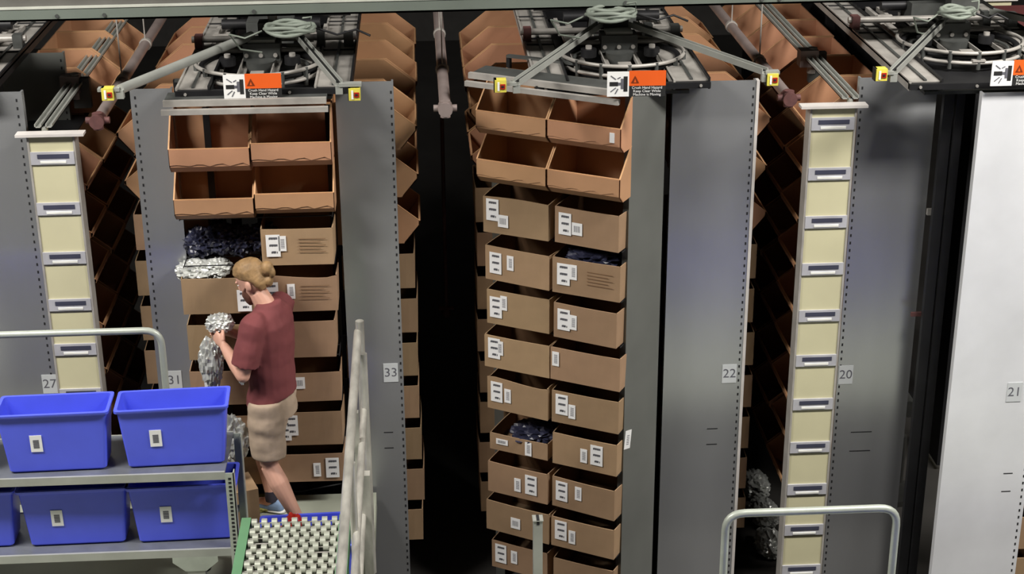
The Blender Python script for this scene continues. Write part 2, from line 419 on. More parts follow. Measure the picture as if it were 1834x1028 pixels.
# carousel B (panels 31 / 33)
BX, BY = -1.02, 9.28
B_ROWS = [3.27, 2.96, 2.655, 2.345, 2.03, 1.716, 1.414, 1.14]
car = carrier_frame('bin_carrier', 0.94, 3.685, 1.0, (BX, BY, 0), 0, 'grey bin carrier with twin top bars behind the person')
mm = MB()
for z in B_ROWS[1:]:
    for k in range(3): mm.tube([(-0.46, 0.06 + k * 0.15, z - 0.012), (0.46, 0.06 + k * 0.15, z - 0.012)], 0.004, 'iron', 6)
    for sx in (-0.46, 0, 0.46): mm.tube([(sx, 0.04, z - 0.012), (sx, 0.42, z - 0.012)], 0.004, 'iron', 6)
mm.build('shelf_wires', car)
hfB = {}
def front_hopper(loc, rz, label, group, sticker=False):
    key = 'f'
    if key not in hfB:
        o = hopper_mesh('hopper_bin', 0.478, 0.42, 0.32, 0.155, 0.17, 0.045, 0.05); hfB[key] = o
    else: o = hfB[key].copy(); COL.objects.link(o)
    o.location = loc; o.rotation_euler = (0, 0, rz); tag(o, label, 'bin', group); return o
for k in (0, 1):
    for s_, nm in ((-1, 'left'), (1, 'right')):
        dzz = 0.012 * s_
        o = front_hopper((BX + s_ * 0.2415, BY - (0.03 if k == 0 else 0), B_ROWS[k] + dzz + 0.004), 0,
                     f'empty orange-brown hopper bin, {nm} one in the {ROW[k]} row above the person', 'front hopper bins between panels 31 and 33')
        if k: o.scale = (1, 1, 0.9)
# boxes in carrier B : (row, side, width, height, x-offset, labels, opts)
def box_from(T0, loc, rz, wd, h, label, group, labs=(), dp=0.40, **kw):
    t = thing('cardboard_box', label, 'box', loc, rz, group)
    box_mesh('carton_body', wd, dp, h, parent=t, **kw)
    for (kind, x, z) in labs: put_label(kind, x - wd / 2, z, t)
    return t
gB = 'boxes in front carrier between panels 31 and 33'
BB = [
 (2, 1, 0.435, 0.235, [('tall', .03, .06), ('small', .105, .095)], 'printed cardboard box above the person in the third row, a white label at its left', dict(printed=True)),
 (3, -1, 0.465, 0.235, [('tall', .335, .015)], 'cardboard box topped with clear plastic bags, just left of the head of the person', dict()),
 (3, 1, 0.465, 0.235, [('tall', .02, .06), ('small', .16, .09)], 'printed cardboard box right behind the neck and shoulder of the person', dict(printed=True, wav=0.03)),
 (4, -1, 0.44, 0.235, [], 'plain cardboard box behind the hands of the person', dict()),
 (4, 1, 0.42, 0.245, [], 'plain unlabelled cardboard box right behind the back of the person', dict()),
 (5, -1, 0.45, 0.235, [('tall', .09, .06)], 'cardboard box behind the left hand bag, low beside the blue tote', dict()),
 (5, 1, 0.465, 0.20, [('tall', .03, .02), ('square', .17, .095)], 'cardboard box with two white labels beside the waist of the person', dict()),
 (6, -1, 0.45, 0.22, [], 'cardboard box with silver bags hanging over it, left of the shorts', dict()),
 (6, 1, 0.465, 0.235, [('tall', .055, .04), ('tall', .10, .075)], 'cardboard box with overlapping labels beside the khaki shorts', dict()),
 (7, -1, 0.45, 0.20, [], 'bottom left cardboard box behind the lower legs', dict()),
 (7, 1, 0.465, 0.20, [('small', .27, .04), ('tall', .35, .03)], 'bottom right cardboard box with two pale labels at its right end', dict()),
]
for i, (row, s_, wd, h, labs, lab, kw) in enumerate(BB):
    box_from(None, (BX + s_ * 0.242 + 0.010 * (row - 2) * -0.4, BY + 0.01 + random.uniform(-0.01, 0.01), B_ROWS[row]), R(random.uniform(-1, 1)), wd, h, lab, gB, labs, seed=i, **kw)

# carousel C, carrier turned
CX, CY, CR = 0.775, 9.33, R(-30)
C_ROWS = [3.385, 3.075, 2.745, 2.415, 2.11, 1.81, 1.505, 1.20, 0.885, 0.59, 0.285]
car = carrier_frame('bin_carrier', 0.98, 3.735, 0.3, (CX, CY, 0), CR, 'turned grey bin carrier beside the dark inner panel left of panel 22')
mm = MB()
for z in C_ROWS[1:]:
    for k in range(3): mm.tube([(-0.46, 0.06 + k * 0.15, z - 0.012), (0.46, 0.06 + k * 0.15, z - 0.012)], 0.004, 'iron', 6)
    for sx in (-0.46, 0, 0.46): mm.tube([(sx, 0.04, z - 0.012), (sx, 0.42, z - 0.012)], 0.004, 'iron', 6)
mm.build('shelf_wires', car)
def cpos(lx, ly, z): return (CX + lx * math.cos(CR) - ly * math.sin(CR), CY + lx * math.sin(CR) + ly * math.cos(CR), z)
for k in (0, 1):
    for s_, nm in ((-1, 'left'), (1, 'right')):
        o = front_hopper(cpos(s_ * 0.2415, -0.06, C_ROWS[k]), CR, f'empty orange-brown hopper bin, {nm} one in the {ROW[k]} row of the turned carrier', 'front hopper bins in the turned carrier')
        if k == 0 and s_ == 1:
            g = MB(); g.box(-0.015, 0.015, -0.003, 0, -0.03, 0.03, 'paper'); g = g.build('small_sticker', o); g.location = (0.185, -0.006, 0.10)
gC = 'boxes in the turned carrier left of panel 22'
CB = [
 (2, -1, .445, .235, [('tall', .025, .085), ('square', .105, .05)], 'yellowish', dict(wav=.02)),
 (2, 1, .43, .235, [('tall', .03, .06), ('square', .12, .07)], 'plain brown', dict()),
 (3, -1, .455, .23, [('tall', .035, .05), ('small', .16, .09)], 'plain brown', dict()),
 (3, 1, .45, .235, [('tall', .035, .06), ('small', .12, .105)], 'printed', dict(printed=True)),
 (4, -1, .44, .235, [('tall', .025, .05), ('small', .10, .11)], 'plain brown', dict()),
 (4, 1, .43, .235, [('tall', .03, .06), ('small', .115, .075)], 'plain brown', dict()),
 (5, -1, .46, .225, [('tall', .03, .07), ('small', .09, .10)], 'reddish brown', dict()),
 (5, 1, .475, .225, [('small', .015, .10)], 'taped', dict()),
 (6, -1, .44, .225, [('tall', .03, .06), ('small', .13, .07)], 'plain brown', dict(wav=.02)),
 (6, 1, .46, .225, [('tall', .03, .065), ('small', .12, .05)], 'plain brown', dict()),
 (7, -1, .42, .12, [('wide', .05, .05), ('small', .26, .01)], 'shallow yellowish', dict()),
 (7, 1, .45, .225, [('small', .20, .055), ('tall', .27, .055)], 'plain brown', dict()),
 (8, -1, .44, .225, [('small', .20, .05), ('tall', .28, .05)], 'reddish', dict()),
 (8, 1, .45, .22, [('tall', .03, .055), ('small', .17, .09)], 'glossy taped', dict()),
 (9, -1, .47, .225, [('square', .19, .06)], 'plain reddish', dict()),
 (9, 1, .45, .22, [('tall', .03, .06), ('small', .13, .05)], 'plain brown', dict()),
 (10, -1, .42, .21, [('tall', .03, .05), ('small', .15, .07)], 'plain brown', dict()),
 (10, 1, .43, .20, [], 'plain unlabelled', dict()),
]
for i, (row, s_, wd, h, labs, look, kw) in enumerate(CB):
    lx = s_ * 0.235 + (0.005 if s_ > 0 else -0.0)
    box_from(None, cpos(lx, 0.0 + random.uniform(-.015, .015), C_ROWS[row]), CR + R(random.uniform(-2, 2)), wd, h,
             f"{look} cardboard box, {'left' if s_ < 0 else 'right'} in the {ROW[row]} row of the turned carrier", gC, labs, seed=i, **kw)

# ------------------------------------------------------------------ sheet panels
def panel(name, x0, x1, y, z0, z1, label, mt='panel', holes=None, num=None, numx=None, numz=1.80, slots=None, rz=0.0, edge=None, numrot=0):
    wd = x1 - x0
    t = thing('sheet_metal_guard', label, 'panel', (x0, y, z0), rz)
    s = MB(); H = z1 - z0
    s.box(0, wd, 0, 0.012, 0, H, mt)
    s.box(0, 0.012, 0.012, 0.05, 0, H, mt); s.box(wd - 0.012, wd, 0.012, 0.05, 0, H, mt)
    if holes:
        for hx in holes:
            zz = 0.06
            while zz < H - 0.05: s.box(hx - 0.005, hx + 0.005, -0.0012, 0.0, zz, zz + 0.018, 'hole'); zz += 0.05
    for (sx, sz, sw) in slots or (): s.box(sx, sx + sw, -0.0012, 0.0, sz, sz + 0.006, 'hole')
    s.build('sheet', t)
    if edge:
        e = MB()
        if edge < 0: e.box(-0.018, 0, -0.006, 0.05, 0, H, 'cream_edge')
        else: e.box(wd, wd + 0.018, -0.006, 0.05, 0, H, 'cream_edge')
        e.build('edge_trim', t)
    if num:
        g = MB(); g.box(-0.047, 0.047, -0.002, 0, -0.066, 0.066, 'tagpaper')
        g.text(num, 0.088, 'ink', Matrix.Translation((0, -0.0022, 0)) @ FACE)
        n_ = g.build('number_tag', t); n_.location = (numx - x0, -0.001, numz - z0); n_.rotation_euler = (0, numrot, 0)
    return t
panel('27', -2.98, -2.37, 9.50, 0, 3.72, 'grey blue guard panel marked 27 at the left edge behind the cream column', holes=[0.575], num='27', numx=-2.42, numz=1.80)
panel('31', -1.735, -1.485, 9.50, 0, 3.72, 'narrow grey guard panel marked 31 left of the bins and the person', holes=[0.028], num='31', numx=-1.63, numz=1.80)
panel('33', -0.515, -0.165, 9.50, 0, 3.735, 'grey guard panel marked 33 right of the person beside the dark aisle', holes=[0.335], num='33', numx=-0.245, numz=1.805,
      slots=[(0.21, 1.37, 0.06), (0.21, 1.255, 0.06)])
panel('22', 1.515, 2.025, 9.40, 0, 3.72, 'wide grey guard panel marked 22 right of the turned carrier', holes=[0.492], num='22', numx=1.945, numz=1.77, edge=1,
      slots=[(0.30, 1.37, 0.07), (0.30, 1.255, 0.07)])
panel('20', 2.645, 3.125, 9.36, 0, 3.73, 'grey guard panel marked 20 right of the long cream column', holes=[0.018], num='20', numx=2.70, numz=1.755,
      slots=[(0.12, 1.33, 0.14), (0.12, 1.19, 0.14)])
panel('21', 3.24, 3.80, 8.9, 0, 3.75, 'silver guard panel, light painted in, marked 21 at the right edge', 'panel_lit', holes=[0.535], num='21', numx=3.645, numz=1.82, rz=R(0),
      slots=[(0.40, 1.24, 0.06), (0.40, 1.11, 0.06)])
# inner panel of C, running back to the left
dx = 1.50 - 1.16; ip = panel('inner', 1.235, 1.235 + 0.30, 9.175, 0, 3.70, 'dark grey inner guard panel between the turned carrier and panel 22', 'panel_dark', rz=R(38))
g = MB(); g.box(0, 0.055, -0.0015, 0, 0, 0.13, 'paper'); 
for j in range(6): g.box(0.018, 0.04, -0.002, -0.0014, 0.03 + j * 0.012, 0.035 + j * 0.012, 'ink')
q = g.build('barcode_label', ip); q.location = (0.0, -0.002, 1.36); q.rotation_euler = (0, R(6), 0)
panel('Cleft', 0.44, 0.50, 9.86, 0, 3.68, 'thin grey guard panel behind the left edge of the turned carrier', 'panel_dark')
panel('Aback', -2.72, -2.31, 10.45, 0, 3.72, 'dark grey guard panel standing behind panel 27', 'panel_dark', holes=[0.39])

# ------------------------------------------------------------------ cream columns
def column(x0, x1, y, ztop, slots, label, capdx=0.06, zb0=0.0):
    t = thing('light_column', label, 'column', ((x0 + x1) / 2, y, 0))
    wd = x1 - x0; h = wd / 2
    s = MB(); s.box(-h + .012, h - .012, 0, 0.11, zb0, ztop - 0.02, 'cream'); s.box(-h, -h + .012, -0.006, 0.11, zb0, ztop - 0.02, 'steel'); s.box(h - .012, h, -0.006, 0.11, zb0, ztop - 0.02, 'steel')
    s.build('post', t)
    s = MB(); s.box(-h - capdx, h + capdx, -0.03, 0.05, ztop - 0.016, ztop, 'cream_edge'); s.build('cap_plate', t)
    for z in slots:
        s = MB(); w2 = h - 0.012
        s.box(-w2, w2, -0.010, 0, z - 0.044, z + 0.034, 'silver')
        s.box(-w2 + .04, w2 - .03, -0.0125, -0.009, z - 0.006, z + 0.020, 'slot')
        s.prism([(-0.010, z - 0.038), (-0.013, z - 0.036), (-0.013, z - 0.022), (-0.010, z - 0.020)], -w2 + .055, w2 - .05, 'white')
        s.build('display_slot', t)
    return t
column(2.313, 2.595, 9.2, 3.615, [3.504, 3.19, 2.88, 2.57, 2.255, 1.946, 1.638, 1.327, 1.016, 0.71, 0.40], 'tall cream column with grey slots beside panel 20')
column(-2.337, -2.057, 9.35, 3.507, [3.359, 3.04, 2.722, 2.412, 2.11, 1.80, 1.49, 1.18], 'tall cream column with grey slots left, in front of panel 27', zb0=0.95)

def strut_rail(x, z, y0, y1, label):
    t = thing('rail', label, 'rail', (x, y0, z))
    for dx_ in (-0.035, 0.03):
        s = MB(); L = y1 - y0
        s.box(dx_ - 0.02, dx_ + 0.02, 0, L, 0, 0.006, 'strut'); s.box(dx_ - 0.02, dx_ - 0.014, 0, L, 0, 0.022, 'strut'); s.box(dx_ + 0.014, dx_ + 0.02, 0, L, 0, 0.022, 'strut')
        s.build('channel', t)
    s = MB(); s.box(-0.09, 0.03, 0.95, 1.05, -0.05, 0.06, 'pipe'); s.box(-0.02, 0.09, 0.98, 1.03, -0.16, 0.04, 'steel_dk'); s.build('clamp', t)
    s = MB(); s.tube([(0, 0.02, 0.0), (0, 0.02, -0.05 + 0.03)], 0.02, 'strut'); s.tube([(0.0, 1.0, -0.1), (0.0, 1.0, 0.07)], 0.03, 'steel'); s.build('stand_off', t)
strut_rail(-2.245, 3.52, 9.42, 12.8, 'twin galvanised channel rail running back from the left cream column')
strut_rail(2.57, 3.63, 9.26, 12.8, 'twin galvanised channel rail running back from the cream column by panel 20')

# ------------------------------------------------------------------ sprinkler pipes in the aisles
def pipe(x, y0, z, label, r=0.035, drop=None):
    t = thing('pipe', label, 'pipe', (x, y0, z))
    s = MB(); s.tube([(0, 0, 0), (0, 6, 0)], r, 'pipe', 14); s.build('pipe_run', t)
    s = MB(); s.tube([(0, -0.05, 0), (0, 0.05, 0)], r * 1.25, 'pipe' if drop else 'rust', 14); s.tube([(-0.07, 0, 0), (0.07, 0, 0)], r * 0.6, 'pipe' if drop else 'rust', 10); s.tube([(0, 0, -0.055), (0, 0, 0.045)], r * 0.9, 'pipe' if drop else 'rust', 10)
    s.build('elbow_fitting', t)
    for yy in (0.9, 1.9):
        s = MB(); s.tube([(0, yy - 0.02, 0), (0, yy + 0.02, 0)], r * 1.25, 'steel', 14); s.tube([(0, yy, 0.03), (0, yy, 1.2)], 0.005, 'steel', 6); s.build('hanger', t)
    if drop:
        s = MB(); s.tube([(0.0, 1.65, -0.02), (0.0, 1.65, -2.0)], 0.014, 'rust', 8); s.build('drop_pipe', t)
        s = MB(); s.ball((0.0, 1.65, -2.03), 0.035, 0.035, 0.045, 'rust'); s.tube([(-0.055, 1.65, -2.0), (0.055, 1.65, -2.0)], 0.018, 'rust', 8); s.build('sprinkler_head', t)
pipe(0.143, 9.37, 3.6, 'grey sprinkler pipe running along the dark middle aisle, with a thin drop', drop=True)
pipe(-1.93, 9.45, 3.55, 'grey pipe above the aisle between the left cream column and panel 31')
pipe(2.25, 9.5, 3.58, 'grey pipe above the aisle between panel 22 and the cream column')

# ------------------------------------------------------------------ carousel track heads
def head(cx, cy, z, xl, xr, yfront, who, yend=14.5, tilt=0.0):
    t = thing('carousel_track_head', f'steel carousel track with drive ring, {who}', 'machinery', (cx, cy, z))
    L, Rr = xl - cx, xr - cx; f = yfront - cy; e = yend - cy
    s = MB(); s.box(L + .18, Rr - .18, f + 0.28, e, -0.09, -0.07, 'iron'); s.build('deck', t)  # dark sheet put in so the inside of the track looks dark
    for nm, a, b in (('l', L, L + 0.20), ('r', Rr - 0.22, Rr)):
        s = MB()
        s.add([(a, f + 0.02, 0), (b, f + 0.02, 0), (b, e, 0), (a, e, 0), (a, f + 0.02, 0.012), (b, f + 0.02, 0.012), (b, e, 0.012), (a, e, 0.012)],
              [(3, 2, 1, 0), (4, 5, 6, 7), (0, 1, 5, 4), (1, 2, 6, 5), (2, 3, 7, 6), (3, 0, 4, 7)], 'steel')
        s.box(a, a + 0.012, f, e, -0.04, 0.02, 'steel'); s.box(b - 0.012, b, f, e, -0.04, 0.03, 'iron')
        s.box((a + b) / 2 - 0.008, (a + b) / 2 + 0.008, f + .02, e, 0.012, 0.022, 'steel_dk')
        for yy in (0.35, 1.15): s.box(a, b, yy, yy + 0.012, 0.012, 0.02, 'iron')
        s.build('track_plate', t)
    s = MB(); s.box(L + .0, Rr - .0, f - 0.02, f + 0.02, -0.03, 0.005, 'iron')
    for k in range(4): s.tube([(L + 0.06 + k * (Rr - L - 0.12) / 3, f - 0.022, -0.012), (L + 0.06 + k * (Rr - L - 0.12) / 3, f - 0.03, -0.012)], 0.009, 'steel', 8)
    s.build('front_angle', t)
    s = MB(); s.box(L + .1, Rr - .12, f + 0.02, f + 0.20, -0.07, -0.05, 'steel_dk'); s.build('front_plate', t)
    for rr, zz, th, mm_ in ((0.385, -0.01, 0.012, 'steel'), (0.385, 0.05, 0.012, 'steel'), (0.35, 0.02, 0.02, 'iron'), (0.30, 0.0, 0.012, 'steel_dk')):
        s = MB(); s.tube([(rr * math.cos(2 * PI * k / 48), rr * math.sin(2 * PI * k / 48), zz) for k in range(48)], th, mm_, 8, closed=True); s.build('turn_ring', t)
    for k in range(7):
        a = PI + PI * (k + 0.5) / 7
        s = MB(); s.tube([(0.385 * math.cos(a), 0.385 * math.sin(a), -0.05), (0.385 * math.cos(a), 0.385 * math.sin(a), 0.06)], 0.014, 'steel_dk', 8); s.build('guide_roller', t)
    for xx in (-0.27, -0.10, 0.10, 0.27):
        s = MB(); wv = 0.045 if abs(xx) > 0.2 else 0.02
        s.box(xx - wv, xx + wv, -0.30 if abs(xx) < .2 else -0.2, 0.95, -0.03, -0.018, 'steel'); s.box(xx - wv, xx - wv + .008, -0.2, 0.95, -0.03, 0.01, 'steel'); s.build('cross_strip', t)
    s = MB(); s.box(-0.04, 0.04, -0.40, -0.12, 0.0, 0.012, 'steel'); s.box(-0.035, 0.035, -0.30, -0.27, 0.012, 0.02, 'iron'); s.build('tongue_plate', t)
    s = MB(); s.tube([(L - 0.02, 0.48, 0.07), (Rr, 0.48, 0.07)], 0.022, 'steel', 12)
    s.box(L, L + .05, 0.44, 0.52, 0, 0.10, 'rust'); s.box(Rr - .25, Rr - .20, 0.44, 0.52, 0, 0.11, 'steel_dk'); s.box(Rr - .08, Rr - .02, 0.44, 0.52, 0, 0.10, 'steel_dk'); s.build('cross_shaft', t)
    s = MB(); s.tube([(-0.32, 0.24, 0.05), (0.36, 0.24, 0.05)], 0.014, 'steel', 10); s.build('drive_shaft', t)
    s = MB(); s.box(-0.11, 0.12, 0.16, 0.32, 0.0, 0.11, 'steel_dk'); s.box(-0.08, 0.09, 0.18, 0.30, 0.11, 0.13, 'strut'); s.tube([(0, 0.1, 0.02), (0, 0.1, -0.05)], 0.09, 'steel_dk', 16)
    for xx in (-0.09, 0.0, 0.09): s.tube([(xx, 0.155, 0.04), (xx, 0.145, 0.04)], 0.014, 'steel', 8)
    s.build('gearbox', t)
    for sx in (-0.2, 0.2):
        s = MB(); s.tube([(sx, 0.08, 0.0), (sx, 0.08, 0.05)], 0.05, 'iron', 14); s.tube([(sx, 0.08, 0.05), (sx, 0.08, 0.07)], 0.02, 'steel', 10); s.build('pulley', t)
    s = MB(); s.box(-0.13, 0.17, 0.62, 0.86, 0.0, 0.14, 'steel_dk'); s.tube([(-0.3, 0.76, 0.10), (0.34, 0.76, 0.10)], 0.035, 'iron', 12); s.build('motor', t)
    for sx in (-0.30, 0.33):
        s = MB(); s.box(sx - .05, sx - .025, 0.56, 0.95, 0.02, 0.05, 'steel'); s.box(sx + .025, sx + .05, 0.56, 0.95, 0.02, 0.05, 'steel'); s.box(sx - .05, sx + .05, 0.64, 0.67, 0.03, 0.06, 'steel'); s.build('bracket', t)
    s = MB(); s.tube([(L + .1, 0.95, 0.12), (Rr - .05, 0.95, 0.12)], 0.018, 'iron', 8); s.tube([(L + .2, 1.2, 0.10), (Rr - .1, 1.2, 0.10)], 0.022, 'steel', 8); s.build('rear_shaft', t)
    return t
head(-0.99, 9.82, 3.755, -1.435, -0.405, 9.30, 'above the person and the bins')
hC = head(1.26, 9.85, 3.755, 0.675, 1.715, 9.25, 'above the turned carrier')
hD = head(3.40, 9.85, 3.79, 2.83, 3.95, 8.98, 'at the top right above the black gap')
head(-3.02, 9.95, 3.755, -3.55, -2.53, 9.40, 'at the top left corner')

def coil(x, y, z, r, label):
    s = MB()
    rnd = random.Random(int(abs(x) * 100))
    pts = []
    for k in range(150):
        a = 2 * PI * k / 30
        rr = r * (1 + 0.06 * math.sin(k * 0.37) + 0.05 * math.sin(k * 0.11))
        pts.append((rr * math.cos(a), rr * 0.8 * math.sin(a), 0.012 * math.sin(k * 0.5) + 0.006 * (k / 30)))
    s.tube(pts, 0.012, 'cable', 8)
    s.tube([(r * 0.7, -0.08, 0.03), (r * 0.95, -0.10, 0.05), (r * 0.98, -0.09, 0.10), (r * 0.6, -0.07, 0.09)], 0.006, 'cable', 6)
    s.tube([(-r * 1.2, 0.0, 0.0), (-r * 1.9, -0.05, -0.03), (-r * 2.6, 0.02, -0.02), (-r * 2.2, 0.05, -0.12), (-r * 1.3, 0.08, -0.15)], 0.006, 'cable', 6)
    s.tube([(r * 1.1, 0.05, 0.0), (r * 2.0, 0.0, -0.03), (r * 2.8, 0.08, -0.02), (r * 3.4, 0.04, -0.05)], 0.007, 'iron', 6)
    o = s.build('cable_coil'); o.location = (x, y, z); tag(o, label, 'cable'); return o
p = atY(518, 30, 9.62); coil(p.x, p.y, 4.03, 0.14, 'coiled grey cable hanging under the beam above the person')
p = atY(1095, 14, 9.62); coil(p.x, p.y, 4.08, 0.14, 'coiled grey cable hanging under the beam above the turned carrier')
p = atY(1715, 12, 9.62); coil(p.x, p.y, 4.05, 0.10, 'small grey cable coil at the top right above panels 20 and 21')

def arm(a, b, foot, label, sensor=None, zc=3.9, round_=False):
    a = Vector((a[0], a[1], zc)); b = Vector((b[0], b[1], zc))
    t = thing('support_arm', label, 'arm', b)
    s = MB(); a2 = a - b
    d = a2.normalized(); sd = d.cross(Vector((0, 0, 1))).normalized()
    if round_: s.tube([a2, (0, 0, 0)], 0.028, 'strut', 12)
    else:
        s.bar((0, 0, 0), a2, 0.042, 0.02, 'strut')
        for q in (-0.019, 0.019): s.bar(sd * q + Vector((0, 0, .018)), a2 + sd * q + Vector((0, 0, .018)), 0.006, 0.016, 'strut')
        s.bar(Vector((0, 0, .012)), a2 + Vector((0, 0, .012)), 0.016, 0.004, 'iron')
    s.build('channel', t)
    s = MB(); s.box(min(0, foot), max(0, foot), -0.025, 0.025, -0.006, 0.012, 'strut'); s.box(-0.02, 0.02, -0.02, 0.02, -0.05, 0, 'strut'); s.build('foot_plate', t)
    if sensor:
        sx, sz = sensor
        k = MB(); k.box(-0.04, 0.04, -0.045, 0.035, -0.085, 0.0, 'yellow'); k.box(-0.046, -0.028, -0.03, 0.04, -0.09, -0.0, 'black')
        k.box(-0.002, 0.032, -0.05, -0.044, -0.062, -0.026, 'red'); k.box(0.005, 0.022, -0.053, -0.049, -0.05, -0.036, 'black')
        k.box(-0.022, -0.008, -0.049, -0.044, -0.075, -0.012, 'signwhite')
        n_ = k.build('light_sensor', t); n_.location = (sx, 0, sz); n_.scale = (.8, .8, .8)
    return t
arm((-1.05, 10.06), (-1.666, 8.84), -0.12, 'round grey support arm reaching to a yellow sensor above panel 31', (-0.065, 0.015), round_=True)
arm((-0.774, 10.09), (-0.455, 8.835), 0.125, 'slotted grey support arm ending above panel 33 with a yellow and red sensor', (0.085, -0.015))
arm((1.157, 10.16), (0.534, 8.776), -0.08, 'slotted grey support arm reaching to the yellow sensor at the turned carrier', (-0.09, 0.03))
arm((1.352, 10.14), (1.962, 8.90), 0.08, 'slotted grey support arm ending at the top corner of panel 22 with a sensor', (0.04, 0.0))
arm((3.50, 10.32), (2.687, 8.84), -0.08, 'slotted grey support arm ending above panel 20 with a small sensor', (-0.075, 0.03), zc=3.9)
arm((3.75, 10.3), (4.42, 9.2), 0.08, 'grey support arm at the top right edge above panel 21', None, zc=3.9)

def hub(x, y, z, label):
    t = thing('junction_post', label, 'post', (x, y, z))
    s = MB(); s.box(-0.09, 0.09, -0.06, 0.06, 0, 0.10, 'steel_dk'); s.build('base_box', t)
    s = MB(); s.tube([(0, 0, 0.1), (0, 0, 0.30)], 0.03, 'strut', 10); s.box(-0.12, 0.12, -0.04, 0.04, 0.14, 0.17, 'strut'); s.build('riser', t)
hub(-0.92, 10.15, 3.87, 'dark junction post where the arms meet above the person')
hub(1.25, 10.22, 3.87, 'dark junction post where the arms meet above the turned carrier')
hub(3.58, 10.40, 3.90, 'dark junction post where the arms meet at the top right')

# ------------------------------------------------------------------ warning signs
def sign(c, label, rz=0.0, back='black'):
    t = thing('warning_sign', label, 'sign', c, rz)
    W_ = 0.335; H_ = 0.145
    s = MB(); s.box(0, 0.125, -0.003, 0.003, 0, H_, 'signwhite')
    y0, y1 = -0.0045, -0.003
    s.box(0.094, 0.116, y0, y1, 0.03, 0.118, 'black'); s.box(0.078, 0.094, y0, y1, 0.045, 0.105, 'ink')
    s.box(0.014, 0.062, y0, y1, 0.062, 0.086, 'black'); s.box(0.062, 0.080, y0, y1, 0.066, 0.082, 'ink')
    for (xa, za, xb, zb2) in ((0.02, 0.122, 0.05, 0.10), (0.058, 0.104, 0.076, 0.114), (0.02, 0.028, 0.05, 0.052), (0.046, 0.016, 0.062, 0.046)):
        d = Vector((xb - xa, 0, zb2 - za)); n2 = Vector((-d.z, 0, d.x)).normalized() * 0.003
        A = Vector((xa, y0, za)); B = Vector((xb, y0, zb2))
        s.add([A + n2, A - n2, B - n2, B + n2], [(0, 1, 2, 3)], 'ink')
    s.build('pictogram', t)
    s = MB(); s.box(0.125, W_, -0.003, 0.003, 0.062, H_ + 0.004, 'signorange')
    s.add([(0.136, y0, 0.078), (0.182, y0, 0.078), (0.159, y0, 0.122)], [(0, 1, 2)], 'signbrown')
    s.add([(0.152, y0 - .0005, 0.083), (0.166, y0 - .0005, 0.083), (0.159, y0 - .0005, 0.104)], [(0, 1, 2)], 'signorange')
    s.build('orange_header', t)
    s = MB(); s.box(0.125, W_, -0.003, 0.003, 0.0, 0.062, back)
    for k, tx in enumerate(('Crush Hand Hazard', 'Keep Clear While', 'Machine is Moving')):
        s.text(tx, 0.0215, 'signwhite', Matrix.Translation((0.228, y0, 0.051 - k * 0.0200)) @ FACE, 0.0003)
    s.build('text_panel', t)
    return t
p = atY(402, 178, 9.22); sign((p.x, 9.22, p.z), 'white and orange crush warning sign above the bins by the person')
p = atY(1087, 173, 8.93); sign((p.x, 8.93, p.z), 'white and orange crush warning sign above the turned carrier', R(-2))
p = atY(1773, 154, 8.85); sign((p.x, 8.85, p.z), 'white and orange crush warning sign cut by the right edge above panel 21')

# ------------------------------------------------------------------ inside of carousel D (dark gap)
t = thing('drive_mast', 'black drive mast standing in the dark gap between panels 20 and 21', 'machinery', (3.2, 9.15, 0))
s = MB(); s.box(-0.02, 0.03, 0, 0.05, 0, 3.7, 'iron'); s.build('mast', t)
s = MB(); s.box(-0.09, -0.03, 0.02, 0.06, 0, 3.72, 'iron'); s.build('mast', t)
s = MB(); s.box(-0.10, 0.06, 0.1, 0.12, 2.88, 2.92, 'steel'); s.build('cross_bar', t)
s = MB(); s.box(-0.14, 0.04, 0.1, 0.12, 2.20, 2.225, 'rust'); s.build('cross_bar', t)
s = MB(); s.box(-0.12, 0.06, 0.35, 0.5, 1.40, 1.47, 'iron'); s.tube([(-0.03, 0.3, 1.44), (-0.03, 0.55, 1.44)], 0.06, 'steel_dk', 12); s.tube([(-0.05, 0.3, 0.9), (-0.05, 0.3, 1.25)], 0.025, 'steel_dk', 10); s.build('gear_motor', t)
s = MB(); s.tube([(-0.02, 0.62, 0.62), (-0.02, 0.62, 0.66)], 0.19, 'steel_dk', 24); s.tube([(-0.02, 0.62, 0.02), (-0.02, 0.62, 0.72)], 0.04, 'steel', 12); s.build('lower_pulley', t)

for k in range(5):
    o = box_mesh('cardboard_box', 0.49, 0.4, 0.24, seed=k)
    o.location = (4.10, 9.05, 0.585 + 0.31 * (k - 1)); tag(o, f'cardboard box at the right edge beyond panel 21, {["bottom", "second", "third", "fourth", "fifth"][k]} from below', 'box', 'boxes beyond panel 21')
o = MB(); o.box(-0.13, 0.13, 0, 0.1, -3.6, 0, 'cream'); o.box(-0.17, 0.17, -0.02, 0.12, 0, 0.02, 'cream_edge')
o = o.build('cream_column'); p = atY(1768, 0, 11.9); o.location = (p.x + 0.06, 11.9, 3.62); tag(o, 'cream column far back at the top right corner', 'column')
o = MB(); o.box(-0.4, 0.4, 0, 0.4, 0, 0.3, 'darkred'); o.box(-0.42, -0.38, -0.02, 0.42, -3.3, 0.32, 'iron'); o.box(0.38, 0.42, -0.02, 0.42, -3.3, 0.32, 'iron'); o.box(-0.4, 0.4, -0.01, 0.4, -0.03, 0, 'iron')
o = o.build('storage_rack'); p = atY(1834, 26, 11.0); o.location = (p.x + 0.2, 11.2, 3.35); tag(o, 'dark red loaded rack at the top right corner', 'rack')

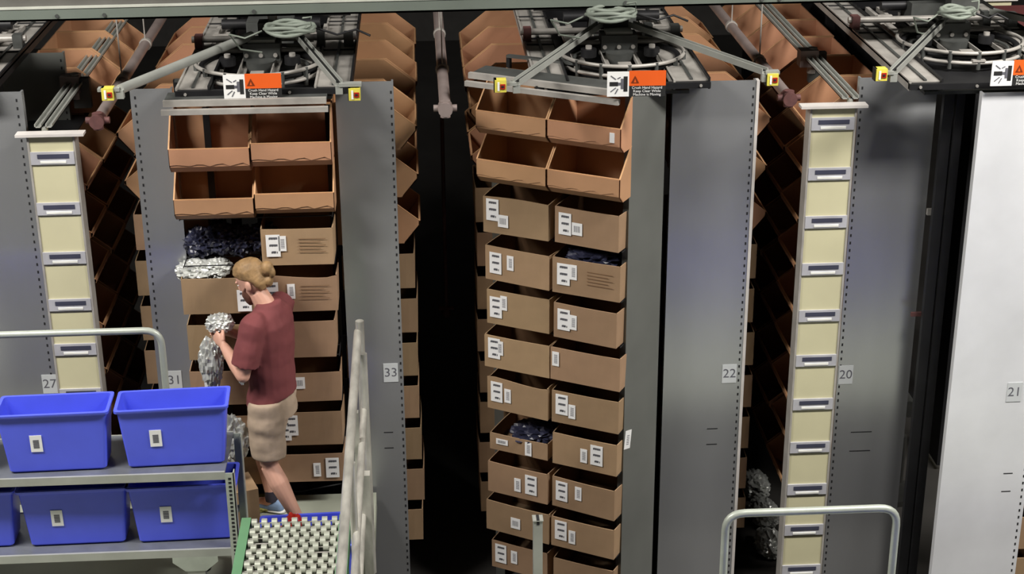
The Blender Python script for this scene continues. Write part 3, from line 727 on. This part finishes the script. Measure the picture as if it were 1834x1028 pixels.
# ------------------------------------------------------------------ work platform
PZ = 0.95
m = MB(); m.box(-3.9, -0.37, 5.2, 9.46, PZ - 0.12, PZ, 'deck')
for x in (-3.8, -0.45):
    for y in (5.3, 9.3): m.box(x - .05, x + .05, y - .05, y + .05, 0, PZ - .12, 'iron')
tag(m.build('work_platform'), 'raised grey work platform the person and cart stand on', 'platform')
m = MB(); m.box(0.2, 4.2, 4.6, 8.1, PZ - 0.12, PZ, 'deck')
for x in (0.3, 4.1):
    for y in (4.7, 8.0): m.box(x - .05, x + .05, y - .05, y + .05, 0, PZ - .12, 'iron')
tag(m.build('work_platform'), 'second work platform under the rounded rail at the lower right', 'platform')
# cable on the platform
s = MB(); pts = [atZ(u, v, PZ + 0.012) for u, v in ((455, 893), (500, 882), (540, 880), (580, 872), (625, 864))]
s.tube(pts, 0.006, 'black', 6); tag(s.build('floor_cable'), 'thin black cable lying on the platform behind the legs', 'cable')

# ------------------------------------------------------------------ cart with totes
def tote_parts(t, wt=0.635, dt=0.27, h=0.375, taper=0.032):
    """tapered nesting tote, rim out-turned; origin at bottom centre"""
    def ring(w_, d_, z, r=0.02):
        pts = []
        for cx, cy, a0_ in ((w_ / 2 - r, d_ / 2 - r, 0), (-w_ / 2 + r, d_ / 2 - r, 90), (-w_ / 2 + r, -d_ / 2 + r, 180), (w_ / 2 - r, -d_ / 2 + r, 270)):
            for k in range(5):
                a = R(a0_ + k * 22.5); pts.append(Vector((cx + r * math.cos(a), cy + r * math.sin(a), z)))
        return pts
    o = MB(); wb, db = wt - 2 * taper - .03, dt - 2 * taper * 0.6 - .03
    wtop, dtop = wt - .03, dt - .03; k = 0.006
    rings = [ring(wb - .02, db - .02, 0.0), ring(wb, db, 0.012), ring(wtop, dtop, h - 0.018), ring(wt - .005, dt - .005, h - 0.018), ring(wt, dt, h - 0.014), ring(wt, dt, h), ring(wt - 0.036, dt - 0.036, h),
             ring(wtop - 2 * k, dtop - 2 * k, h - 0.03), ring(wb - 2 * k, db - 2 * k, 0.016)]
    o.loft(rings, 'blue')
    for f in range(len(o.sm)): o.sm[f] = True
    body = o.build('tote_body', t, fix=False)
    md = body.modifiers.new('es', 'EDGE_SPLIT'); md.split_angle = R(35)
    l = MB(); l.box(-0.033, 0.033, -0.002, 0, -0.053, 0.053, 'paper')
    for j in range(5): l.box(-0.016, 0.016, -0.003, -0.002, -0.028 + j * 0.011, -0.020 + j * 0.011, 'ink')
    lb = l.build('barcode_label', t)
    sl = math.atan2(taper * 0.6, h); lb.rotation_euler = (-sl * -1, 0, 0)
    lb.location = (-0.10, -(db / 2 + (dtop - db) / 2 * 0.5) - 0.0025, h * 0.5)
    return t
gt = 'blue totes on the cart'
tote = tote_parts(thing('tote', 'blue plastic tote, right one on the upper cart shelf', 'tote', (-1.455, 8.36, 1.845), R(2.5), gt))
dup(tote, (-2.115, 8.34, 1.845), R(1.5), 'blue plastic tote, left one on the upper cart shelf', gt)
dup(tote, (-2.79, 8.34, 1.845), R(1.5), 'blue plastic tote cut by the left edge on the upper cart shelf', gt)
dup(tote, (-1.44, 8.37, 1.345), R(1.5), 'blue plastic tote, right one on the lower cart shelf', gt)
dup(tote, (-2.06, 8.37, 1.345), R(1), 'blue plastic tote, middle one on the lower cart shelf', gt)
dup(tote, (-2.70, 8.37, 1.345), R(1), 'blue plastic tote, mostly cut by the left edge on the lower cart shelf', gt)
ct = thing('tote_cart', 'grey steel two-shelf cart carrying blue totes at the lower left', 'cart', (-2.2, 8.4, PZ))
for z, nm in ((0.89, 'u'), (0.39, 'l')):
    s = MB(); s.box(-1.2, 1.03, -0.22, 0.26, z - 0.012, z, 'shelf'); s.box(-1.2, 1.03, -0.235, -0.22, z - 0.045, z + 0.004, 'strut'); s.box(-1.2, 1.03, 0.26, 0.27, z - 0.04, z + 0.004, 'strut'); s.build('shelf', ct)
for (x, y) in ((1.03, -0.235), (1.03, 0.255), (-1.2, -0.235), (-1.2, 0.255)):
    s = MB(); sy = 1 if y < 0 else -1
    s.box(x, x + 0.05, y, y + 0.006, 0.12, 0.885, 'tube'); s.box(x + 0.044, x + 0.05, y, y + sy * 0.05, 0.12, 0.885, 'tube')
    if y < 0 and x > 0:
        zz = 0.14
        while zz < 0.86: s.box(x + 0.017, x + 0.033, y - 0.0012, y, zz, zz + 0.014, 'hole'); zz += 0.026
    s.build('post', ct)
for x in (-1.0, 0.82):
    s = MB(); s.prism([(x - .13, .345), (x + .13, .345), (x + .13, .31), (x + .06, .25), (x - .06, .25), (x - .13, .31)], -.235, -.229, 'tube', Matrix(((0, 1, 0, 0), (1, 0, 0, 0), (0, 0, 1, 0), (0, 0, 0, 1)))); s.box(x - .05, x + .05, -0.23, -0.17, 0.14, 0.25, 'strut')
    s.tube([(x - .02, -0.2, 0.065), (x + .02, -0.2, 0.065)], 0.065, 'iron', 18); s.build('caster', ct)
    s = MB(); s.box(x - .05, x + .05, 0.17, 0.23, 0.14, 0.35, 'strut'); s.tube([(x - .02, 0.2, 0.065), (x + .02, 0.2, 0.065)], 0.065, 'iron', 18); s.build('caster', ct)
# small items on the lower left shelf
p = atY(22, 875, 8.25); s = MB(); s.box(-.09, -.01, 0, .12, 0, .05, 'darkred'); s = s.build('packet'); s.location = (p.x + .03, 8.28, 1.745); tag(s, 'small dark red packet in the tote at the lower left edge', 'packet')

# tube handle behind the cart
def hoop(pts, r, label, cat='rail'):
    t = MB(); q = []
    P_ = [Vector(p) for p in pts]
    for i, p in enumerate(P_):
        if 0 < i < len(P_) - 1:
            a = (P_[i - 1] - p).normalized() * 0.10; b = (P_[i + 1] - p).normalized() * 0.10
            for k in range(7):
                f = k / 6; q.append((p + a) * (1 - f) ** 2 + p * 2 * f * (1 - f) + (p + b) * f * f)
        else: q.append(p)
    t.tube(q, r, 'tube', 12); o = t.build('guard_rail'); tag(o, label, cat); return o
zt = 2.455
hoop([(-3.4, 8.8, PZ), (-3.4, 8.8, zt), (-1.565, 8.8, zt), (-1.565, 8.8, PZ)], 0.021, 'pale grey rounded tube rail behind the cart in front of panel 31')
hoop([(1.53, 7.3, PZ), (1.53, 7.3, 1.965), (2.44, 7.3, 1.965), (2.44, 7.3, PZ)], 0.021, 'pale grey rounded tube rail at the lower right before panel 20')
s = MB(); p = atY(963, 927, 7.9); s.box(p.x - .026, p.x + .026, 7.87, 7.93, PZ, p.z, 'strut'); s.box(p.x - .008, p.x + .008, 7.868, 7.93, p.z - .03, p.z + .002, 'hole')
s.box(p.x - .03, p.x + .03, 7.865, 7.935, p.z - .006, p.z - .002, 'strut')
tag(s.build('channel_post'), 'short grey steel channel post in front of the turned carrier boxes', 'post')

# ------------------------------------------------------------------ scuffed gate, edge on
gt_ = thing('safety_gate', 'scuffed pale metal safety gate seen edge-on right of the conveyor', 'gate', (-0.395, 8.7, PZ))
for pts, r, nm in (([(0, 0, 0), (0, 0, 1.57)], .025, 'post'), ([(-.012, 0, 1.50), (-.012, -3.3, 1.50)], .024, 'top_rail'), ([(.012, -.1, 1.1), (.012, -3.3, 1.1)], .02, 'mid_rail'),
                   ([(.0, -.1, .68), (.0, -3.3, .68)], .02, 'mid_rail'), ([(.022, -.22, 0), (.022, -.22, 1.46)], .022, 'post'), ([(.0, -1.6, 0), (.0, -1.6, 1.50)], .02, 'post'), ([(.0, -3.3, 0), (.0, -3.3, 1.52)], .02, 'post')):
    s = MB(); s.tube(pts, r, 'scuffed', 12); s.build(nm, gt_)
s = MB(); s.box(0.0, 0.05, -0.72, -0.66, 0, 0.94, 'scuffed'); s.build('post', gt_)
s = MB(); s.box(-0.03, 0.0, -0.66, -0.62, 0, 1.30, 'scuffed'); s.build('post', gt_)
# ------------------------------------------------------------------ skate-wheel conveyor
cv = thing('wheel_conveyor', 'green skate-wheel conveyor with silver wheels at the bottom centre left', 'conveyor', (-0.765, 8.06, 0))
CZ = 1.60
for x0, x1 in ((-0.315, -0.262), (0.235, 0.30)):
    s = MB(); s.box(x0, x1, -1.6, 0.0, CZ - 0.09, CZ, 'green'); s.box(x0, x1, -1.6, 0.0, CZ - .02, CZ + .004, 'green'); s.build('side_rail', cv)
s = MB(); s.box(-0.262, 0.235, -1.6, 0.0, CZ - .085, CZ - .078, 'steel_dk'); s.build('belly_pan', cv)
for y in (-1.4, -0.1):
    s = MB(); s.box(-0.30, -0.26, y - .02, y + .02, PZ, CZ - .09, 'green'); s.box(0.24, 0.28, y - .02, y + .02, PZ, CZ - .09, 'green'); s.box(-0.26, 0.24, y - .02, y + .02, 1.2, 1.24, 'green'); s.build('leg_frame', cv)
wh = MB(); wh.tube([(-0.015, 0, 0), (0.015, 0, 0)], 0.027, 'wheel', 16); wh.tube([(-0.013, 0, 0), (0.013, 0, 0)], 0.008, 'steel_dk', 8)
whl = None; n_ = 0
xs = [-0.232 + k * 0.0565 for k in range(9)]
restw = MB()
for r_ in range(26):
    y = -0.03 - r_ * 0.056
    s = MB(); s.tube([(-0.262, y, CZ - 0.018), (0.235, y, CZ - 0.018)], 0.004, 'steel', 6); s.build('axle', cv)
    for c_, x in enumerate(xs):
        if (r_, c_) in ((4, 1), (6, 7)): continue
        loc = (x + (0.010 if r_ % 2 else -0.010), y, CZ - 0.018)
        if n_ < 99:
            if whl is None: whl = wh.build('skate_wheel', cv); o = whl
            else: o = whl.copy(); COL.objects.link(o)
            o.location = loc
        else:
            restw.tube([(loc[0] - .015, y, loc[2]), (loc[0] + .015, y, loc[2])], 0.027, 'wheel', 12)
        n_ += 1
o = restw.build('skate_wheels', cv); o['kind'] = 'stuff'
# tote beyond the conveyor end
t2 = tote_parts(thing('tote', 'blue plastic tote at the far end of the wheel conveyor', 'tote', (-0.735, 8.37, PZ), R(2)), wt=0.59, dt=0.40)
def crumple(name, c, r, label, cat, matn='foil', amp=0.35, seed=0, sub=4, parent=None, freq=3.0, part=False):
    bm = bmesh.new(); bmesh.ops.create_icosphere(bm, subdivisions=sub, radius=1)
    for v in bm.verts:
        d = v.co.normalized()
        n1 = noise.noise(d * freq + Vector((seed * 7.3, 0, 0))); n2 = noise.noise(d * freq * 2.7 + Vector((0, seed * 3.1, 0)))
        k = 1 + amp * (1 - 2 * abs(n1)) * 0.8 + amp * 0.7 * (abs(n2) * -2 + 0.5)
        v.co = Vector((d.x * r[0], d.y * r[1], d.z * r[2])) * k
    me = bpy.data.meshes.new(name); bm.to_mesh(me); bm.free(); me.materials.append(M[matn])
    o = bpy.data.objects.new(name, me); COL.objects.link(o); o.location = c
    if parent: o.parent = parent
    else: tag(o, label, cat)
    return o
p = atY(522, 914, 8.3); crumple('plastic_pouch', (p.x, 8.38, 1.19), (0.08, 0.05, 0.19), 'crumpled red plastic pouch inside the tote at the conveyor end', 'bag', 'red', seed=2)
# bags around the boxes
p = atY(348, 488, 9.35); crumple('plastic_bag', (p.x, 9.42, p.z - 0.015), (0.10, 0.10, 0.055), 'clear plastic bag on top of the box left of the head, nearer the panel', 'bag', seed=1)
p = atY(385, 487, 9.35); crumple('plastic_bag', (p.x, 9.45, p.z - 0.01), (0.075, 0.10, 0.05), 'clear plastic bag on top of the box left of the head, nearer the head', 'bag', seed=5)
p = atY(418, 780, 9.2); crumple('silver_bag', (p.x, 9.16, p.z), (0.085, 0.06, 0.13), 'silver crumpled bag hanging out of the box left of the shorts', 'bag', seed=3)
p = atY(405, 815, 9.2); crumple('silver_bag', (p.x, 9.16, p.z), (0.09, 0.06, 0.10), 'silver crumpled bag low beside the blue tote corner', 'bag', seed=8)
# leaning carton and flattened film by the feet
s = MB(); s.box(-0.14, 0.06, -0.12, 0.12, 0, 0.30, 'carton'); s = s.build('cardboard_box'); s.location = (-1.19, 9.12, PZ); s.rotation_euler = (0, 0, R(20)); tag(s, 'small closed cardboard box standing on the platform beside the feet', 'box')
p = atZ(468, 905, PZ); crumple('plastic_film', (p.x, p.y, PZ + 0.02), (0.13, 0.10, 0.02), 'olive crumpled film lying on the platform beside the shoe', 'film', 'crust', amp=0.2, seed=4)
# dark bagging in carriers; in the open slot it stands in for wires
mm = MB()
p = atY(400, 430, 9.45)
for k in range(4):
    o = crumple('dark_bundle', (-1.40 + 0.13 * k, 9.55, 2.72 + 0.02 * (k % 2)), (0.09, 0.10, 0.08), f'dark crumpled stand-in for wires in the open slot above the head, {["leftmost", "second from left", "third from left", "rightmost"][k]}', 'bag', 'navy', seed=20 + k)
    o['group'] = 'dark stand-ins for wires in the open slot'
p = cpos(0.24, 0.18, C_ROWS[3] + 0.22); crumple('dark_bundle', p, (0.16, 0.13, 0.06), 'dark blue bag filling the printed box of the turned carrier', 'bag', 'navy', seed=31)
p = cpos(-0.18, 0.16, C_ROWS[7] + 0.11); crumple('dark_bundle', p, (0.14, 0.12, 0.06), 'dark grey bag in the shallow box of the turned carrier', 'bag', 'navy', seed=33)
# wrap on the aisle floor
for k, (u, v, s_) in enumerate(((1352, 880, 0.16), (1368, 930, 0.15), (1378, 985, 0.14))):
    p = atZ(u, v, 0.0); crumple('plastic_wrap', (p.x, p.y, 0.06), (0.09, s_, 0.07), f'crumpled clear wrap on the aisle floor, {["farthest", "middle", "nearest"][k]} piece beside panel 22', 'wrap', 'foil', seed=40 + k)

# ------------------------------------------------------------------ the person
# local frame: x = to the person's right... forward = +y, left hand side = -x ; z up, feet at 0
PH = thing('person', 'person with blond tied hair, maroon t-shirt and khaki shorts holding bags', 'person', (-0.965, 9.10, PZ), R(68))
def ell(c, rx, ry, ax=(1, 0, 0), ay=(0, 1, 0), n=20, pw=1.0):
    c = Vector(c); ax = Vector(ax).normalized(); ay = Vector(ay).normalized(); o = []
    for k in range(n):
        a = 2 * PI * k / n; ca, sa = math.cos(a), math.sin(a)
        o.append(c + ax * (rx * math.copysign(abs(ca) ** pw, ca)) + ay * (ry * math.copysign(abs(sa) ** pw, sa)))
    return o
def limb(b, pts, rad, mt, n=14):
    """tapered limb through points"""
    q = []; rr = []
    P_ = [Vector(p) for p in pts]
    for i in range(len(P_) - 1):
        for k in range(6):
            f = k / 6; q.append(P_[i].lerp(P_[i + 1], f)); rr.append(rad[i] * (1 - f) + rad[i + 1] * f)
    q.append(P_[-1]); rr.append(rad[-1])
    b.tube(q, rr, mt, n)
# joints (x: + = person's right, y: forward)
SHL, SHR = Vector((-0.20, 0.0, 1.47)), Vector((0.20, 0.0, 1.47))
ELL, ELR = Vector((-0.255, 0.06, 1.155)), Vector((0.24, 0.10, 1.16))
WRL, WRR = Vector((-0.12, 0.25, 1.265)), Vector((0.06, 0.29, 1.27))
HPL, HPR = Vector((-0.10, 0, 0.93)), Vector((0.10, 0, 0.93))
KNL, ANL = Vector((-0.12, 0.0, 0.49)), Vector((-0.13, -0.20, 0.10))
KNR, ANR = Vector((0.12, 0.17, 0.50)), Vector((0.13, 0.133, 0.10))
b = MB()
# torso core
b.loft([ell((0, 0, 0.90), .155, .105), ell((0, 0, 1.0), .15, .10), ell((0, 0.0, 1.15), .145, .10), ell((0, 0, 1.32), .17, .115), ell((0, -0.01, 1.43), .185, .10), ell((0, -0.015, 1.50), .12, .07), ell((0, -0.005, 1.54), .065, .062)], 'skin')
# neck and head, head bowed forward
limb(b, [(0, -0.02, 1.47), (0, 0.06, 1.60)], [0.066, 0.058], 'skin')
HC = Vector((0, 0.095, 1.675))
hd = Matrix.Translation(HC) @ Matrix.Rotation(R(-24), 4, 'X')
def hp(x, y, z): return hd @ Vector((x, y, z))
rings = []
for (z, rx, yf, yb) in ((-0.125, .022, .070, .035), (-0.112, .040, .084, .01), (-0.085, .052, .090, -.035), (-0.05, .062, .090, -.070), (-0.01, .070, .088, -.092), (0.03, .076, .090, -.10), (0.065, .074, .086, -.10), (0.095, .062, .068, -.085), (0.115, .040, .040, -.055), (0.122, .014, .012, -.02)):
    cy = (yf + yb) / 2; ry = (yf - yb) / 2
    rings.append([hd @ q for q in ell((0, cy, z), rx, ry)])
b.loft(rings, 'skin')
b.loft([[hd @ q for q in ell((0, .086, -0.045), .017, .020)], [hd @ q for q in ell((0, .096, -0.030), .014, .018)], [hd @ q for q in ell((0, .088, 0.015), .008, .012)]], 'skin')   # nose
for s_ in (-1, 1):
    b.ball(hp(s_ * .076, -.008, -.022), .012, .02, .032, 'skin')                        # ears
    b.ball(hp(s_ * .030, .082, .018), .020, .010, .008, 'skin')                          # brow
b.ball(hp(0, .088, -.075), .022, .010, .006, 'skin'); b.ball(hp(0, .086, -.088), .018, .010, .006, 'skin')   # lips
# arms
limb(b, [SHL, SHL.lerp(ELL, .5), ELL], [0.056, 0.052, 0.043], 'skin'); limb(b, [ELL, ELL.lerp(WRL, .35), WRL], [0.044, 0.045, 0.028], 'skin')
limb(b, [SHR, SHR.lerp(ELR, .5), ELR], [0.056, 0.052, 0.043], 'skin'); limb(b, [ELR, ELR.lerp(WRR, .35), WRR], [0.044, 0.045, 0.028], 'skin')
b.ball(ELL, .044, .044, .044, 'skin'); b.ball(ELR, .044, .044, .044, 'skin')
# legs
limb(b, [HPL, HPL.lerp(KNL, .4), KNL], [0.088, 0.080, 0.056], 'skin'); limb(b, [KNL, KNL.lerp(ANL, .3), KNL.lerp(ANL, .65), ANL], [0.056, 0.062, 0.046, 0.036], 'skin')
limb(b, [HPR, HPR.lerp(KNR, .4), KNR], [0.088, 0.080, 0.056], 'skin'); limb(b, [KNR, KNR.lerp(ANR, .3), KNR.lerp(ANR, .65), ANR], [0.056, 0.062, 0.046, 0.036], 'skin')
for A in (ANL, ANR): limb(b, [A, A + Vector((0, 0.02, -.04)), A + Vector((0, .12, -.06))], [.036, .038, .03], 'skin')
# hands: palm, four curled fingers, thumb
def hand(b, wr, fwd, palm_n, side):
    """fwd: direction of the palm; palm_n: normal the palm faces; side: thumb direction"""
    fwd = fwd.normalized(); side = (side - fwd * side.dot(fwd)).normalized(); nn = fwd.cross(side).normalized()
    if nn.dot(palm_n) < 0: nn = -nn
    rings = [ell(wr + fwd * d, hw, ht, side, nn) for d, hw, ht in ((-0.01, .026, .022), (.02, .034, .018), (.055, .041, .016), (.088, .040, .013), (.096, .034, .010))]
    b.loft(rings, 'skin')
    for i, (off, ln) in enumerate(((.031, .068), (.0105, .078), (-.0105, .072), (-.031, .056))):
        p0 = wr + fwd * .086 + side * off; ang = [0.35, 0.75, 0.95]; d = fwd.copy(); pts = [p0]; a = 0
        for seg, bend in zip((.45, .32, .23), (0.45 + .05 * i, 0.65, 0.5)):
            a += bend; d = fwd * math.cos(a) + nn * math.sin(a); pts.append(pts[-1] + d * ln * seg)
        limb(b, pts, [.0095, .0090, .0082, .0065], 'skin', 8); b.ball(pts[-1], .0066, .0066, .0066, 'skin', n=6)
    p0 = wr + fwd * .022 + side * .026
    pts = [p0, p0 + fwd * .026 + side * .022 + nn * .008, p0 + fwd * .052 + side * .028 + nn * .024, p0 + fwd * .070 + side * .022 + nn * .036]
    limb(b, pts, [.015, .0125, .0105, .008], 'skin', 8); b.ball(pts[-1], .008, .008, .008, 'skin', n=6)
fl = (WRL - ELL).normalized(); hand(b, WRL, Vector((0.35, .75, .45)), Vector((.9, 0, .2)), Vector((0, -.2, 1)))
fr = (WRR - ELR).normalized(); hand(b, WRR, Vector((-.30, .85, .30)), Vector((-.6, 0, -.6)), Vector((-.3, -.2, 1)))
body = b.build('body', PH, fix=False); remesh(body, 0.0048, 3); body['label'] = 'bare skin of face, arms and legs'
# hair: cap with bun
b = MB(); rings = []
for (z, rx, yf, yb) in ((-0.075, .05, -.045, -.088), (-0.04, .070, -.02, -.106), (-0.005, .080, -.005, -.110), (0.03, .085, .072, -.114), (0.07, .084, .096, -.112), (0.105, .070, .080, -.096), (0.128, .044, .05, -.062), (0.136, .012, .012, -.02)):
    rings.append([hd @ q for q in ell((0, (yf + yb) / 2, z), rx, (yf - yb) / 2)])
b.loft(rings, 'hair'); b.ball(hp(0, -.135, .035), .040, .042, .046, 'hair'); b.ball(hp(0.0, -.155, .0), .022, .022, .035, 'hair'); b.ball(hp(0, -.115, -.045), .03, .02, .035, 'hair')
hair = b.build('hair', PH, fix=False); remesh(hair, 0.006, 2)
b = MB(); rings = []
for (z, rx, yf, yb) in ((-0.145, .030, .085, .035), (-0.118, .048, .095, .012), (-0.09, .058, .097, -.0), (-0.068, .064, .096, .006), (-0.05, .0655, .082, .016), (-.02, .073, .03, .004)):
    rings.append([hd @ q for q in ell((0, (yf + yb) / 2, z), rx, (yf - yb) / 2)])
b.loft(rings, 'beard'); bd = b.build('beard', PH, fix=False); remesh(bd, 0.006, 2)
for s_ in (-1, 1):
    b = MB(); b.ball(hp(s_ * .030, .082, -.003), .010, .006, .005, 'signwhite', n=8); b.ball(hp(s_ * .030, .0875, -.004), .004, .0015, .004, 'black', n=8); b.build('eye', PH, fix=False)
# t-shirt
b = MB()
b.loft([[Vector((q.x, q.y, q.z - q.y * .3)) for q in ell((0, .01, 0.905), .192, .15)], ell((0, .008, 0.94), .190, .147), ell((0, 0, 1.0), .178, .135), ell((0, 0, 1.15), .182, .135), ell((0, 0, 1.30), .198, .142), ell((0, -0.008, 1.42), .205, .128), ell((0, -0.015, 1.49), .165, .095), ell((0, -0.015, 1.525), .105, .078), ell((0, -.010, 1.55), .080, .072)], 'shirt')
for S_, E_ in ((SHL, ELL), (SHR, ELR)):
    d = (E_ - S_); limb(b, [S_ + Vector((-S_.x * .25, 0, -.01)), S_, S_ + d * .42, S_ + d * .80], [.075, .078, .082, .088], 'shirt')
    limb(b, [Vector((S_.x * .3, 0, 1.42)), S_], [.09, .074], 'shirt')
sh = b.build('t_shirt', PH, fix=False); remesh(sh, 0.008, 4)
for v in sh.data.vertices:
    c = v.co; k = noise.noise(Vector((c.x * 6, c.y * 6, c.z * 11))) * .006 + noise.noise(c * 22) * .002
    v.co = c + v.normal * k
# shorts
b = MB()
b.loft([ell((0, 0, 0.80), .178, .142), ell((0, 0, 0.88), .170, .132), ell((0, 0, 1.0), .152, .112)], 'shorts')
for H_, K_ in ((HPL, KNL), (HPR, KNR)):
    d = K_ - H_
    limb(b, [H_ + Vector((0, 0, .0)), H_ + d * .25, H_ + d * .6, H_ + d * .86], [.108, .122, .114, .108], 'shorts', 18)
so = b.build('shorts', PH, fix=False); remesh(so, 0.008, 4)
for v in so.data.vertices:
    c = v.co; k = noise.noise(Vector((c.x * 5, c.y * 5, c.z * 16))) * .010 + noise.noise(c * 20) * .003
    v.co = c + v.normal * k
# socks, shoes
for A, nm in ((ANL, 'l'), (ANR, 'r')):
    b = MB(); limb(b, [A + Vector((0, 0, .055)), A + Vector((0, 0.0, -.02))], [.043, .043], 'sock'); b.build('sock', PH, fix=False)
    b = MB(); rr = []
    for (y, hw, zt_) in ((-.085, .018, .05), (-.07, .034, .085), (-.02, .040, .095), (.03, .042, .085), (.09, .046, .062), (.14, .046, .050), (.175, .034, .038), (.192, .015, .026)):
        rr.append([Vector((A.x + hw * math.cos(2 * PI * k / 16), A.y + y, .022 + (zt_ - .022) * max(0, math.sin(2 * PI * k / 16)) + .008 * min(0, math.sin(2 * PI * k / 16)))) for k in range(16)])
    b.loft(rr, 'shoe'); shoe = b.build('shoe', PH, fix=False); remesh(shoe, .006, 2)
    b = MB(); rr = []
    for (y, hw) in ((-.092, .02), (-.075, .038), (-.02, .043), (.03, .043), (.09, .050), (.14, .050), (.18, .038), (.20, .018)):
        rr.append([Vector((A.x + hw * math.cos(2 * PI * k / 16), A.y + y, .013 + .013 * math.sin(2 * PI * k / 16))) for k in range(16)])
    b.loft(rr, 'sole'); b.build('sole', shoe, fix=False)
# what the hands hold
PM = Matrix.Translation(PH.location) @ Matrix.Rotation(R(68), 4, 'Z')
c = PM @ Vector((-0.04, .31, 1.375)); crumple('silver_pouch', c, (.07, .045, .055), 'silver white pouch held up between both hands of the person', 'bag', 'foil', seed=50)
c = PM @ Vector((-0.10, .36, 1.13)); crumple('plastic_bag', c, (.06, .05, .14), 'long clear plastic bag hanging from the near hand of the person', 'bag', 'foil', seed=51)
c = PM @ Vector((-.195, .10, 1.14)); crumple('silver_pouch', c, (.022, .03, .065), 'silver pouch tucked under the near arm of the person', 'bag', 'foil', seed=52)

# ------------------------------------------------------------------ outside the frame: lamps the place has, totes added for the blue panel reflection
for i, (x, y, z, p_) in enumerate(LAMPS):
    s = MB(); s.box(-1.25, 1.25, -.55, .55, 0, .12, 'ceil'); s.box(-.02, .02, -.02, .02, .12, .99, 'steel'); s.box(-1.2, 1.2, -.5, .5, -.005, 0, 'glow')
    o = s.build('high_bay_lamp'); o.location = (x, y, z); tag(o, 'rectangular high bay lamp hanging from the ceiling in front of the carousels', 'lamp', 'high bay lamps')

k = 0
for y, nm in ((5.75, 'nearest row'), (6.15, 'middle row'), (6.55, 'farthest row')):
    for x, nx in ((1.5, 'left'), (2.2, 'second'), (2.9, 'third'), (3.6, 'right')):
        dup(tote, (x, y, PZ), 0, f'unseen blue tote added for the panel reflection, below the frame, {nx} in the {nm}', 'unseen totes added for the panel reflection')
